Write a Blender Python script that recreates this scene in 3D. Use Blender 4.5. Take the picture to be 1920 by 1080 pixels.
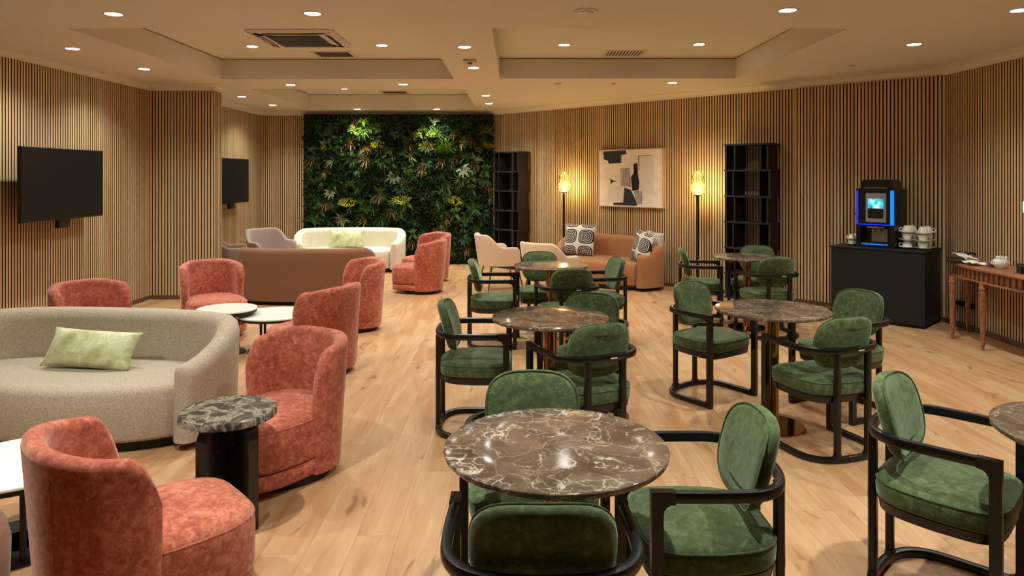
import bpy, bmesh, math, random
from math import sin, cos, pi, sqrt, atan2, hypot, radians
from mathutils import Vector, Matrix
random.seed(7)
for o in list(bpy.data.objects): bpy.data.objects.remove(o, do_unlink=True)
SC = bpy.context.scene
C = SC.collection

# ------------------------------------------------------------ camera / world / exposure
F, VX, VY, EYE = 1330.0, 964.0, 329.0, 1.60
cam_d = bpy.data.cameras.new('camera'); cam = bpy.data.objects.new('camera', cam_d); C.objects.link(cam)
cam.location = (0, 0, EYE); cam.rotation_euler = (pi/2, 0, 0)
cam_d.sensor_width = 36; cam_d.lens = 36*F/1920
cam_d.shift_x = -(VX-960)/1920; cam_d.shift_y = -(540-VY)/1920
cam_d.clip_start = 0.05
SC.camera = cam
w = bpy.data.worlds.new('world'); SC.world = w; w.use_nodes = True
w.node_tree.nodes['Background'].inputs[0].default_value = (1, .9, .78, 1)
w.node_tree.nodes['Background'].inputs[1].default_value = 0.05
vs = SC.view_settings
vs.view_transform = 'Standard'; vs.look = 'None'; vs.gamma = 1; vs.use_curve_mapping = False
vs.exposure = -0.2
SPOT_W = 130.0            # one ceiling downlight
SPOT_COL = (.97, 1, .93)

# ------------------------------------------------------------ materials
def lin(c):
    return tuple(((x/255)/12.92 if x/255 <= .04045 else ((x/255+.055)/1.055)**2.4) for x in c)
MATS = {}
class NT:
    def __init__(s, name):
        s.m = bpy.data.materials.new(name); s.m.use_nodes = True
        s.t = s.m.node_tree; s.b = s.t.nodes['Principled BSDF']; MATS[name] = s.m
    def n(s, ty, **kw):
        nd = s.t.nodes.new(ty)
        for k, v in kw.items(): setattr(nd, k, v)
        return nd
    def l(s, a, b): s.t.links.new(a, b)
    def math(s, op, a, b=None, c=None):
        nd = s.n('ShaderNodeMath', operation=op)
        for i, x in enumerate((a, b, c)):
            if x is None: continue
            if isinstance(x, (int, float)): nd.inputs[i].default_value = x
            else: s.l(x, nd.inputs[i])
        return nd.outputs[0]
    def mix(s, f, a, b, blend='MIX'):
        nd = s.n('ShaderNodeMix', data_type='RGBA', blend_type=blend)
        for sock, x in ((nd.inputs[0], f), (nd.inputs[6], a), (nd.inputs[7], b)):
            if isinstance(x, (int, float)): sock.default_value = x
            elif isinstance(x, tuple): sock.default_value = (*x[:3], 1)
            else: s.l(x, sock)
        return nd.outputs[2]
    def ramp(s, f, stops, interp='LINEAR'):
        nd = s.n('ShaderNodeValToRGB'); nd.color_ramp.interpolation = interp
        e = nd.color_ramp.elements
        while len(e) < len(stops): e.new(.5)
        for i, (p, c) in enumerate(stops):
            e[i].position = p; e[i].color = (*c[:3], 1) if isinstance(c, tuple) else (c, c, c, 1)
        s.l(f, nd.inputs[0]); return nd.outputs[0]
    def noise(s, vec, scale, detail=3, rough=.5, dist=0):
        nd = s.n('ShaderNodeTexNoise'); nd.inputs['Scale'].default_value = scale
        nd.inputs['Detail'].default_value = detail; nd.inputs['Roughness'].default_value = rough
        nd.inputs['Distortion'].default_value = dist
        if vec is not None: s.l(vec, nd.inputs['Vector'])
        return nd.outputs[0]
    def coord(s, kind='Object'): return s.n('ShaderNodeTexCoord').outputs[kind]
    def pos(s): return s.n('ShaderNodeNewGeometry').outputs['Position']
    def mapping(s, vec, scale=(1, 1, 1), loc=(0, 0, 0), rot=(0, 0, 0)):
        nd = s.n('ShaderNodeMapping'); s.l(vec, nd.inputs[0])
        nd.inputs[1].default_value = loc; nd.inputs[2].default_value = rot; nd.inputs[3].default_value = scale
        return nd.outputs[0]
    def orand(s): return s.n('ShaderNodeObjectInfo').outputs['Random']
    def irand(s): return s.n('ShaderNodeNewGeometry').outputs['Random Per Island']
    def vadd(s, a, f):          # add a scalar to all of a vector
        nd = s.n('ShaderNodeVectorMath', operation='ADD'); s.l(a, nd.inputs[0]); s.l(f, nd.inputs[1]); return nd.outputs[0]
    def bump(s, h, strength=.3, dist=.01):
        nd = s.n('ShaderNodeBump'); nd.inputs['Strength'].default_value = strength; nd.inputs['Distance'].default_value = dist
        s.l(h, nd.inputs['Height']); s.l(nd.outputs[0], s.b.inputs['Normal'])
    def col(s, c):
        if isinstance(c, tuple): s.b.inputs['Base Color'].default_value = (*c[:3], 1)
        else: s.l(c, s.b.inputs['Base Color'])
    def set(s, **kw):
        for k, v in kw.items():
            k = k.replace('_', ' ')
            if isinstance(v, (int, float)): s.b.inputs[k].default_value = v
            elif isinstance(v, tuple): s.b.inputs[k].default_value = (*v[:3], 1)
            else: s.l(v, s.b.inputs[k])
        return s
def plain(name, c, rough=.5, metal=0., **kw):
    t = NT(name); t.col(lin(c)); t.set(Roughness=rough, Metallic=metal, **kw); return t.m
def emis(name, c, strength, base=(0, 0, 0)):
    t = NT(name); t.col(base); t.set(Emission_Color=c, Emission_Strength=strength, Roughness=.4); return t.m

plain('black_wood', (11, 11, 13), .32, Specular_IOR_Level=.5)
plain('black_felt', (14, 14, 16), .95)
plain('black_matte', (16, 16, 17), .6)
plain('black_plastic', (14, 14, 15), .3)
plain('tv_black', (7, 7, 8), .5)
plain('tv_screen', (12, 12, 14), .4, Specular_IOR_Level=.3)
plain('white_enamel', (232, 230, 220), .25)
plain('porcelain', (240, 238, 232), .12)
plain('ac_white', (205, 196, 188), .45)
plain('grey_metal', (120, 122, 126), .35, .8)
plain('panel_grey', (150, 150, 152), .4, .3)
plain('chrome', (190, 190, 192), .15, 1.)
plain('pewter', (150, 150, 150), .3, .9)
plain('brass', (196, 150, 98), .10, 1.)
plain('leg_brass', (120, 92, 60), .3, 1.)
plain('dark_recess', (10, 9, 9), .9)
plain('grille_grey', (70, 62, 60), .7)
plain('paper_white', (238, 236, 228), .7)
plain('paper_black', (25, 25, 28), .6)
plain('packet_blue', (40, 50, 190), .4)
plain('red_plastic', (200, 25, 20), .4)
plain('tray_dark', (48, 34, 28), .4)
plain('subfloor', (60, 42, 28), .9)
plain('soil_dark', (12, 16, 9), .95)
plain('art_navy', (38, 46, 58), .8)
plain('art_black', (16, 15, 16), .8)
plain('art_frame', (196, 160, 132), .5)
plain('tag_silver', (200, 200, 200), .4)
plain('baseboard', (96, 72, 50), .5)
plain('tea_black', (22, 22, 26), .4)
plain('shelf_black', (20, 19, 20), .55)
emis('lamp_disc', (1, .95, .86), 45.)
emis('bulb', (1, .72, .34), 60.)
emis('led_blue', (.0, .03, .9), 1.53)
emis('led_cyan', (.0, .16, 1.0), 2.21)
emis('exit_glow', (.35, .9, .95), 1.2, (.5, .8, .8))

t = NT('screen')
x = t.coord('Object'); n = t.noise(x, 14, 2)
t.col((0, 0, 0)); t.set(Emission_Color=t.ramp(n, [(.35, (.0, .25, .45)), (.5, (.05, .7, .8)), (.65, (.6, 1, .95))]), Emission_Strength=1.3)

t = NT('ceiling_paint')
n = t.noise(t.pos(), 1.2, 2)
t.col(t.mix(n, lin((214, 207, 190)), lin((220, 213, 196)))); t.set(Roughness=.8)

t = NT('wall_plain'); t.col(lin((150, 120, 84))); t.set(Roughness=.8)

t = NT('slat_wood')
r = t.orand(); p = t.pos()
v = t.mapping(p, (30, 30, 1.2)); nd = t.n('ShaderNodeVectorMath', operation='ADD'); t.l(v, nd.inputs[0])
cx = t.n('ShaderNodeCombineXYZ'); t.l(t.math('MULTIPLY', r, 40.), cx.inputs[2]); t.l(cx.outputs[0], nd.inputs[1])
g = t.noise(nd.outputs[0], 1.0, 4, .6)
base = t.ramp(r, [(0., lin((208, 176, 128))), (.35, lin((220, 194, 144))), (.7, lin((202, 178, 140))), (1., lin((222, 174, 122)))])
t.col(t.mix(t.ramp(g, [(.3, .0), (.75, .55)]), base, lin((164, 130, 88)))); t.set(Roughness=.55)

t = NT('floor_wood')
p = t.pos(); r = t.math('ADD', t.math('MULTIPLY', t.orand(), 7.3), t.math('MULTIPLY', t.irand(), 3.7))
cx = t.n('ShaderNodeCombineXYZ'); t.l(t.math('MULTIPLY', r, 13.), cx.inputs[0]); t.l(t.math('MULTIPLY', r, 31.), cx.inputs[1])
nd = t.n('ShaderNodeVectorMath', operation='ADD'); t.l(p, nd.inputs[0]); t.l(cx.outputs[0], nd.inputs[1]); q = nd.outputs[0]
g1 = t.noise(t.mapping(q, (22, 1.6, 1)), 1.0, 5, .62, .6)
g2 = t.noise(t.mapping(q, (6.5, .8, 1)), 1.0, 4, .55, .9)
kn = t.noise(t.mapping(q, (9, 3.2, 1)), 1.0, 2, .4, 1.2)
fr = t.math('FRACT', t.math('MULTIPLY', r, 5.13))
base = t.ramp(fr, [(0, lin((204, 164, 120))), (.5, lin((208, 170, 126))), (1, lin((201, 160, 116)))])
c1 = t.mix(t.ramp(g1, [(.42, .0), (.75, .38)]), base, lin((166, 116, 70)))
c2 = t.mix(t.ramp(g2, [(.40, .0), (.68, .75)]), c1, lin((176, 118, 72)))
c3 = t.mix(t.ramp(kn, [(.66, .0), (.74, .7)]), c2, lin((128, 84, 50)))
c3 = t.mix(1., c3, (.86, .86, .86), 'MULTIPLY')
t.col(c3); t.set(Roughness=t.ramp(g1, [(.3, .34), (.8, .48)]), Specular_IOR_Level=.4)
t.bump(g1, .08, .003)

t = NT('marble')
r = t.orand(); o = t.vadd(t.coord('Object'), t.math('MULTIPLY', r, 17.))
d = t.n('ShaderNodeTexNoise'); d.inputs['Scale'].default_value = 6.; d.inputs['Detail'].default_value = 6.; t.l(o, d.inputs['Vector'])
mx = t.n('ShaderNodeMix', data_type='VECTOR'); mx.inputs[0].default_value = .22; t.l(o, mx.inputs[4]); t.l(d.outputs['Color'], mx.inputs[5]); q = mx.outputs[1]
def vor(scale, vec):
    nd = t.n('ShaderNodeTexVoronoi', feature='DISTANCE_TO_EDGE'); nd.inputs['Scale'].default_value = scale
    t.l(vec, nd.inputs['Vector']); return nd.outputs['Distance']
v1 = t.ramp(vor(9., q), [(.0, 1.), (.010, .3), (.035, 0.)])
v2 = t.ramp(vor(24., q), [(.0, 1.), (.03, .5), (.09, 0.)])
v3 = t.ramp(vor(5.5, t.vadd(q, t.math('MULTIPLY', r, 3.))), [(.0, .4), (.007, .15), (.022, 0.)])
msk = t.ramp(t.noise(q, 5.5, 3), [(.42, 0.), (.62, 1.)])
msk2 = t.ramp(t.noise(q, 9.0, 3, .6), [(.5, 0.), (.64, 1.)])
pat = t.noise(q, 7., 5, .6)
base = t.ramp(pat, [(.3, lin((66, 54, 46))), (.5, lin((96, 80, 66))), (.7, lin((126, 106, 86)))])
c1 = t.mix(t.math('MULTIPLY', v1, t.math('ADD', t.math('MULTIPLY', msk, .5), .06)), base, lin((196, 176, 150)))
c2 = t.mix(t.math('MULTIPLY', t.math('MULTIPLY', v2, msk2), .7), c1, lin((232, 220, 204)))
sh = t.ramp(t.noise(q, 16., 4, .7, 1.), [(.63, 0.), (.68, 1.)])
c2 = t.mix(t.math('MULTIPLY', sh, .6), t.mix(v3, c2, lin((206, 188, 164))), lin((226, 210, 192)))
t.col(c2); t.set(Roughness=.10, Specular_IOR_Level=.55)

t = NT('marble_dark')
o = t.coord('Object')
n = t.noise(o, 9, 6, .7, 1.5); n2 = t.noise(o, 30, 3)
t.col(t.ramp(n, [(.3, lin((22, 20, 18))), (.48, lin((64, 60, 54))), (.56, lin((150, 140, 122))), (.62, lin((84, 78, 68))), (.8, lin((30, 28, 26)))]))
t.set(Roughness=.22); t.bump(n, .25, .006)
t = NT('marble_base')
n = t.noise(t.coord('Object'), 12, 5, .7, 1.)
t.col(t.ramp(n, [(.45, lin((12, 12, 12))), (.62, lin((30, 28, 27))), (.68, lin((70, 64, 58))), (.74, lin((16, 15, 15)))])); t.set(Roughness=.25)

def velvet(name, dark, mid, light, scale=9., dist=1.2, rough=.75, sheen=.45, tint=(1, .8, .7), lo=.32, hi=.66):
    t = NT(name); o = t.vadd(t.coord('Object'), t.math('MULTIPLY', t.orand(), 9.))
    n = t.noise(o, scale, 5, .62, dist); f = t.noise(o, 160, 2, .5)
    lw = t.noise(o, 5., 2, .5, .5)
    m = t.math('ADD', t.math('MULTIPLY', n, .7), t.math('MULTIPLY', lw, .3))
    c = t.ramp(m, [(lo, lin(dark)), ((lo+hi)/2, lin(mid)), (hi, lin(light))])
    t.col(t.mix(.18, c, t.ramp(f, [(.35, (.25, .25, .25)), (.65, (1., 1., 1.))]), 'OVERLAY'))
    t.set(Roughness=rough, Sheen_Weight=sheen, Sheen_Tint=tint, Sheen_Roughness=.45, Specular_IOR_Level=.2)
    t.bump(f, .15, .003); return t.m
velvet('terracotta', (134, 62, 46), (168, 87, 64), (198, 122, 96), 34., .6, lo=.35, hi=.64)
velvet('green_velvet', (50, 61, 36), (66, 80, 47), (92, 107, 68), 32., .4, .8, .4, (.8, 1, .7), .34, .64)
def boucle(name, a, b, scale=130., bs=.5, sheen=.15):
    t = NT(name); o = t.coord('Object')
    n = t.noise(o, scale, 3, .6); k = t.noise(o, 5, 2)
    t.col(t.mix(t.ramp(n, [(.32, 0.), (.66, 1.)]), lin(a), lin(b))); t.set(Roughness=.9, Sheen_Weight=sheen, Specular_IOR_Level=.15)
    t.bump(n, bs, .006); return t.m
boucle('beige_boucle', (150, 135, 115), (206, 192, 170), 190.)
boucle('cream_boucle', (206, 196, 174), (228, 220, 200), 150, .2)
boucle('tan_fabric', (156, 108, 72), (174, 124, 84), 220., .2)
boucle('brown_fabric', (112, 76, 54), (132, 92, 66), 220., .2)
boucle('grey_shell', (146, 128, 118), (172, 152, 142), 160., .2, .3)
boucle('beige_shell', (206, 178, 150), (222, 196, 168), 160., .2, .3)
boucle('taupe_shell', (122, 100, 88), (142, 118, 104), 160., .2, .3)

t = NT('green_brocade')
o = t.coord('Object'); n = t.noise(o, 9, 3, .5, .4); vv = t.n('ShaderNodeTexVoronoi', feature='DISTANCE_TO_EDGE'); vv.inputs['Scale'].default_value = 16.
t.l(t.vadd(o, t.math('MULTIPLY', n, .12)), vv.inputs['Vector'])
line = t.ramp(vv.outputs['Distance'], [(0., 1.), (.06, .0)])
base = t.ramp(n, [(.34, lin((166, 170, 116))), (.46, lin((194, 198, 146))), (.7, lin((212, 214, 168)))])
t.col(t.mix(t.math('MULTIPLY', line, t.ramp(n, [(.45, 0.), (.55, .8)])), base, lin((236, 232, 206))))
t.set(Roughness=t.ramp(n, [(.4, .3), (.6, .6)]), Sheen_Weight=.2)

t = NT('rings_print')   # four rounded-square ring motifs in black on white
o = t.coord('Generated'); sp = t.n('ShaderNodeSeparateXYZ'); t.l(o, sp.inputs[0])
def cellc(s, k, off): return t.math('SUBTRACT', t.math('FRACT', t.math('ADD', t.math('MULTIPLY', s, k), off)), .5)
u = cellc(sp.outputs[0], 2.0, 0.); v = cellc(sp.outputs[2], 2.0, .35)
p4 = lambda a: t.math('POWER', t.math('ABSOLUTE', a), 3.2)
rr = t.math('POWER', t.math('ADD', p4(u), p4(v)), 1/3.2)
st = t.math('GREATER_THAN', t.math('SINE', t.math('MULTIPLY', rr, 66.)), -.55)
ins = t.math('LESS_THAN', rr, .465)
m = t.math('MULTIPLY', st, ins)
t.col(t.mix(m, lin((222, 218, 210)), lin((20, 20, 26)))); t.set(Roughness=.8)
t = NT('pale_print'); n = t.noise(t.coord('Object'), 18, 3, .6, 2.)
t.col(t.ramp(n, [(.45, lin((206, 196, 186))), (.52, lin((60, 60, 66))), (.56, lin((210, 202, 194)))])); t.set(Roughness=.8)

t = NT('canvas'); n = t.noise(t.coord('Object'), 4, 4, .6, .5)
t.col(t.ramp(n, [(.3, lin((226, 214, 204))), (.55, lin((242, 238, 232))), (.75, lin((234, 226, 218)))])); t.set(Roughness=.85)
t = NT('art_grey'); n = t.noise(t.mapping(t.coord('Object'), (9, 9, 2)), 3, 4)
t.col(t.ramp(n, [(.35, lin((120, 116, 116))), (.65, lin((196, 192, 190)))])); t.set(Roughness=.85)
t = NT('art_pale'); t.col(lin((226, 222, 218))); t.set(Roughness=.85)

t = NT('console_wood')
g = t.noise(t.mapping(t.coord('Object'), (26, 3, 26)), 1., 4, .6, .5)
t.col(t.ramp(g, [(.3, lin((112, 68, 44))), (.55, lin((158, 104, 70))), (.75, lin((186, 132, 94)))])); t.set(Roughness=.38)
t = NT('console_dark'); t.col(lin((58, 34, 24))); t.set(Roughness=.5)

def leafmat(name, a, b, rough=.45, island=False):
    t = NT(name); r = t.irand() if island else t.orand()
    i = t.irand()
    m = t.math('ADD', t.math('MULTIPLY', r, .5), t.math('MULTIPLY', i, .5))
    t.col(t.mix(m, lin(a), lin(b))); t.set(Roughness=rough, Specular_IOR_Level=.35); return t.m
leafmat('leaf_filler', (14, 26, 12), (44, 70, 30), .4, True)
leafmat('leaf_deep', (22, 44, 18), (48, 78, 34))
leafmat('leaf_mid', (44, 80, 30), (86, 122, 52))
leafmat('leaf_pale', (104, 126, 84), (168, 178, 140))
leafmat('leaf_lime', (96, 140, 36), (146, 176, 58))
leafmat('leaf_yellow', (150, 150, 16), (206, 190, 30))
leafmat('leaf_bronze', (112, 82, 46), (164, 122, 74))

t = NT('amber_glass')
nt = t.t; out = nt.nodes['Material Output']
tr = t.n('ShaderNodeBsdfTransparent'); tr.inputs[0].default_value = (1, .86, .58, 1)
gl = t.n('ShaderNodeBsdfGlossy'); gl.inputs[0].default_value = (1, .85, .6, 1); gl.inputs[1].default_value = .03
fr = t.n('ShaderNodeFresnel'); fr.inputs[0].default_value = 1.18
ms = t.n('ShaderNodeMixShader'); t.l(fr.outputs[0], ms.inputs[0]); tl = t.n('ShaderNodeBsdfTranslucent'); tl.inputs[0].default_value = (1, .82, .5, 1); m0 = t.n('ShaderNodeMixShader'); m0.inputs[0].default_value = .14; t.l(tr.outputs[0], m0.inputs[1]); t.l(tl.outputs[0], m0.inputs[2]); t.l(m0.outputs[0], ms.inputs[1]); t.l(gl.outputs[0], ms.inputs[2])
t.l(ms.outputs[0], out.inputs[0])

# ------------------------------------------------------------ mesh helpers
class MB:
    def __init__(s): s.v = []; s.f = []
    def add(s, vs_, fs):
        k = len(s.v); s.v += [tuple(p) for p in vs_]; s.f += [tuple(i+k for i in f) for f in fs]; return s
    def box(s, x0, x1, y0, y1, z0, z1):
        return s.add([(x0,y0,z0),(x1,y0,z0),(x1,y1,z0),(x0,y1,z0),(x0,y0,z1),(x1,y0,z1),(x1,y1,z1),(x0,y1,z1)],
                     [(0,3,2,1),(4,5,6,7),(0,1,5,4),(1,2,6,5),(2,3,7,6),(3,0,4,7)])
    def loft(s, rings, closed=True, cap0=True, cap1=True, loop=False):
        n = len(rings[0]); k = len(s.v); fs = []; m = len(rings)
        for i in range(m if loop else m-1):
            for j in range(n if closed else n-1):
                a = i*n+j; b = i*n+(j+1) % n; i2 = (i+1) % m
                fs.append((a, b, i2*n+(j+1) % n, i2*n+j))
        vs_ = [p for r in rings for p in r]
        if cap0 and not loop: fs.append(tuple(range(n-1, -1, -1)))
        if cap1 and not loop: fs.append(tuple(range((m-1)*n, m*n)))
        return s.add(vs_, fs)
    def puff(s, outline, prof, z=0):
        """rings of an outline: (inset, z) or ('s', scale, z) towards the centroid"""
        n = len(outline); nor = []
        for i in range(n):
            a = outline[i-1]; b = outline[(i+1) % n]; dx, dy = b[0]-a[0], b[1]-a[1]; L = hypot(dx, dy) or 1
            nor.append((dy/L, -dx/L))
        cx = sum(p[0] for p in outline)/n; cy = sum(p[1] for p in outline)/n
        area = sum(outline[i-1][0]*outline[i][1]-outline[i][0]*outline[i-1][1] for i in range(n))
        sg = 1 if area > 0 else -1
        rings = []
        for e in prof:
            if e[0] == 's': rings.append([(cx+(p[0]-cx)*e[1], cy+(p[1]-cy)*e[1], e[2]+z) for p in outline])
            else: rings.append([(p[0]-sg*nr[0]*e[0], p[1]-sg*nr[1]*e[0], e[1]+z) for p, nr in zip(outline, nor)])
        return s.loft(rings)
    def tube(s, path, r, n=8, closed=False, rs=None):
        P = [Vector(p) for p in path]; m = len(P); rings = []
        up = Vector((0, 0, 1)); side = None
        for i in range(m):
            if closed: tg = P[(i+1) % m]-P[i-1]
            else: tg = P[min(i+1, m-1)]-P[max(i-1, 0)]
            tg.normalize()
            if side is None:
                side = tg.cross(up)
                if side.length < 1e-4: side = Vector((1, 0, 0))
            side = side - tg*side.dot(tg); side.normalize(); w2 = tg.cross(side)
            rad = rs[i] if rs else r
            rings.append([tuple(P[i]+side*(cos(2*pi*k/n)*rad)+w2*(sin(2*pi*k/n)*rad)) for k in range(n)])
        return s.loft(rings, loop=closed)
    def sweep(s, path, sec, closed=False):
        """section (u sideways, w up) along a horizontal path, mitred"""
        m = len(path); rings = []
        for i in range(m):
            p = path[i]
            a = path[i-1] if (i > 0 or closed) else None; b = path[(i+1) % m] if (i < m-1 or closed) else None
            def d(q, r_):
                x, y = r_[0]-q[0], r_[1]-q[1]; L = hypot(x, y) or 1; return (x/L, y/L)
            d1 = d(a, p) if a else d(p, b); d2 = d(p, b) if b else d1
            n1 = (d1[1], -d1[0]); n2 = (d2[1], -d2[0]); nx, ny = n1[0]+n2[0], n1[1]+n2[1]; L = hypot(nx, ny) or 1
            nx, ny = nx/L, ny/L; k = 1/max(.35, nx*n1[0]+ny*n1[1])
            z = p[2] if len(p) > 2 else 0
            rings.append([(p[0]+nx*u*k, p[1]+ny*u*k, z+w_) for u, w_ in sec])
        return s.loft(rings, loop=closed)
    def lathe(s, prof, n=24, cx=0, cy=0, cap0=True, cap1=True):
        return s.loft([[(cx+r*cos(2*pi*k/n), cy+r*sin(2*pi*k/n), z) for k in range(n)] for r, z in prof], cap0=cap0, cap1=cap1)
    def prism(s, poly, plane, a, b):
        """extrude a 2D polygon: plane 'yz' along x, 'xz' along y, 'xy' along z"""
        f = {'yz': lambda p, t: (t, p[0], p[1]), 'xz': lambda p, t: (p[0], t, p[1]), 'xy': lambda p, t: (p[0], p[1], t)}[plane]
        return s.loft([[f(p, a) for p in poly], [f(p, b) for p in poly]])
    def xf(s, mtx, start=0):
        for i in range(start, len(s.v)): s.v[i] = tuple(mtx @ Vector(s.v[i]))
        return s
    def mesh(s, name, mat, smooth=True, angle=40):
        me = bpy.data.meshes.new(name); me.from_pydata(s.v, [], s.f)
        bm = bmesh.new(); bm.from_mesh(me); bmesh.ops.recalc_face_normals(bm, faces=bm.faces); bm.to_mesh(me); bm.free()
        if smooth:
            me.shade_smooth(); me.set_sharp_from_angle(angle=radians(angle))
        if mat: me.materials.append(MATS[mat])
        return me
def link(name, me, parent=None, loc=None, rz=None):
    o = bpy.data.objects.new(name, me); C.objects.link(o)
    if parent: o.parent = parent
    if loc: o.location = loc
    if rz is not None: o.rotation_euler[2] = rz
    return o
def obj(name, mb, mat, parent=None, smooth=True, angle=40, sub=0, loc=None, rz=None):
    o = link(name, mb.mesh(name, mat, smooth, angle), parent, loc, rz)
    if sub:
        m = o.modifiers.new('s', 'SUBSURF'); m.levels = sub; m.render_levels = sub
    return o
def tag(o, label=None, cat=None, group=None, kind=None):
    if label: o['label'] = label
    if cat: o['category'] = cat
    if group: o['group'] = group
    if kind: o['kind'] = kind
    return o
def thing(name, label, cat, loc=(0, 0, 0), rz=0, group=None):
    o = bpy.data.objects.new(name, None); C.objects.link(o); o.empty_display_size = .1
    o.location = loc; o.rotation_euler[2] = rz
    return tag(o, label, cat, group)
def copy_tree(o, parent=None):
    c = o.copy(); C.objects.link(c); c.parent = parent
    for ch in list(o.children): copy_tree(ch, c)
    return c
def face(f): return atan2(f[1], f[0])-pi/2
def rrect(wd, dp, r, seg=5):
    out = []
    for cx, cy, a0 in ((wd/2-r, dp/2-r, 0), (-wd/2+r, dp/2-r, pi/2), (-wd/2+r, -dp/2+r, pi), (wd/2-r, -dp/2+r, 3*pi/2)):
        out += [(cx+r*cos(a0+pi/2*k/seg), cy+r*sin(a0+pi/2*k/seg)) for k in range(seg+1)]
    return out
def superell(a, b, n=3., k=40):
    o = []
    for i in range(k):
        t_ = 2*pi*i/k; c, s_ = cos(t_), sin(t_)
        o.append((a*math.copysign(abs(c)**(2/n), c), b*math.copysign(abs(s_)**(2/n), s_)))
    return o
def circle(r, k=48): return [(r*cos(2*pi*i/k), r*sin(2*pi*i/k)) for i in range(k)]
def rbox(mb, x0, x1, y0, y1, z0, z1, r=.004, b=None):
    b = r if b is None else b
    k = len(mb.v); mb.puff(rrect(x1-x0, y1-y0, max(r, .0005), 2), [(b, z0), (0, z0+b), (0, z1-b), (b, z1)])
    mb.xf(Matrix.Translation(((x0+x1)/2, (y0+y1)/2, 0)), k); return mb
def at(px, py, z):
    """point at height z seen at photo pixel (px, py)"""
    d = F*(EYE-z)/(py-VY); return ((px-VX)*d/F, d)

# ------------------------------------------------------------ room shell
XL, XR, XLB, YB, ZT, ZS, ZU = -4.71, 4.71, -4.62, 12.95, 2.70, 2.77, 3.015
SUM = 12.48                       # angled wall: x + y = SUM
PY0, PY1, PX = 9.16, 9.42, -3.88    # column on the left wall
QY0, QY1, QX = 4.95, 5.45, -3.99    # the next column, just beyond the photo's edge
YR = -2.2
floor = link('floor', MB().box(XL-.1, XR+.1, YR, YB+.1, -.05, -.012).mesh('floor', 'subfloor', False)); tag(floor, kind='structure')
PW, PL = .185, 1.22
planks = []
ncol = int((XR-XL)/PW)+2
for i in range(ncol):
    x0 = XL-.06+i*PW; off = (i*0.437 % 1)*PL
    y = YR-off
    while y < YB:
        ya, yb = max(y, YR), min(y+PL, YB+.05); x1 = x0+PW
        if yb-ya > .05 and x0+ya < SUM+.1 and x0 < XR+.05: planks.append((x0, min(x1, XR+.09), ya, yb))
        y += PL
def pscore(p):
    cx_, cy_ = (p[0]+p[1])/2, (p[2]+p[3])/2
    if cy_ < 1.9 or abs(cx_) > .76*cy_+.25: return -1
    return 1/(cy_*cy_)
planks.sort(key=pscore, reverse=True)
GAP = .0004
pm = {}
for p in planks[:300]:
    key = (round(p[1]-p[0], 4), round(p[3]-p[2], 4))
    if key not in pm:
        pm[key] = MB().box(GAP, key[0]-GAP, GAP, key[1]-GAP, -.012, 0).mesh('plank', 'floor_wood', False)
    link('plank', pm[key], floor, (p[0], p[2], 0))
rest = MB()
for p in planks[300:]: rest.box(p[0]+GAP, p[1]-GAP, p[2]+GAP, p[3]-GAP, -.012, 0)
tag(obj('plank_field', rest, 'floor_wood', floor, False), kind='stuff')

SLAT = MB().box(-.013, .013, -.007, .0062, .055, ZT).box(-.013, .013, .0062, .007, .055, ZT).mesh('slat', 'black_felt', False)
SLAT.materials.append(MATS['slat_wood'])
for pl_ in SLAT.polygons:
    if pl_.center[1] > .0068 or (abs(pl_.center[0]) < .001 and pl_.center[1] > .005): pl_.material_index = 1
def slat_wall(name, a, b, thick=.05, ea=.03, eb=.03):
    """slatted wall from a to b (room on the left of a>b); slat faces lie on the line a-b"""
    dx, dy = b[0]-a[0], b[1]-a[1]; L = hypot(dx, dy); ux, uy = dx/L, dy/L; nx, ny = -uy, ux      # n points into the room
    rz = atan2(uy, ux)
    A = (a[0]-ux*ea, a[1]-uy*ea); B = (b[0]+ux*eb, b[1]+uy*eb)
    mb = MB(); q = [(A[0]-nx*.014, A[1]-ny*.014), (B[0]-nx*.014, B[1]-ny*.014), (B[0]-nx*(.014+thick), B[1]-ny*(.014+thick)), (A[0]-nx*(.014+thick), A[1]-ny*(.014+thick))]
    mb.prism(q, 'xy', 0, ZS+.03)
    wl = obj(name, mb, 'black_felt', None, False); tag(wl, kind='structure')
    n = round(L/.04); pt_ = L/n; s0 = pt_/2
    for i in range(n):
        s_ = s0+i*pt_
        link('slat', SLAT, wl, (a[0]+ux*s_-nx*.007, a[1]+uy*s_-ny*.007, 0), rz)
    return wl
# going round with the room on the left-hand side
slat_wall('wall_left', (XL, PY0), (XL, QY1))
slat_wall('wall_left_front', (XL, QY0), (XL, 2.0))
slat_wall('wall_left_column_front', (PX, PY0), (XL, PY0), ea=-.016)
slat_wall('wall_left_column_side', (PX, PY1), (PX, PY0), ea=-.016, eb=-.016)
slat_wall('wall_left_column_rear', (XLB, PY1), (PX, PY1), eb=-.016)
slat_wall('wall_left_far', (XLB, YB), (XLB, PY1))
slat_wall('wall_back', (-3.80, YB), (XLB, YB))
ANG0 = (SUM-YB, YB); ANG1 = (3.54, SUM-3.54); ANG2 = (XR, SUM-XR)
slat_wall('wall_right_angled', ANG1, ANG0)
o_ = .018
slat_wall('wall_right_corner', (ANG2[0], ANG2[1]-2*o_), (ANG1[0]-o_, ANG1[1]-o_), eb=-.004)
slat_wall('wall_right', (XR, 2.0), (XR, ANG2[1]-2*o_))
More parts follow.
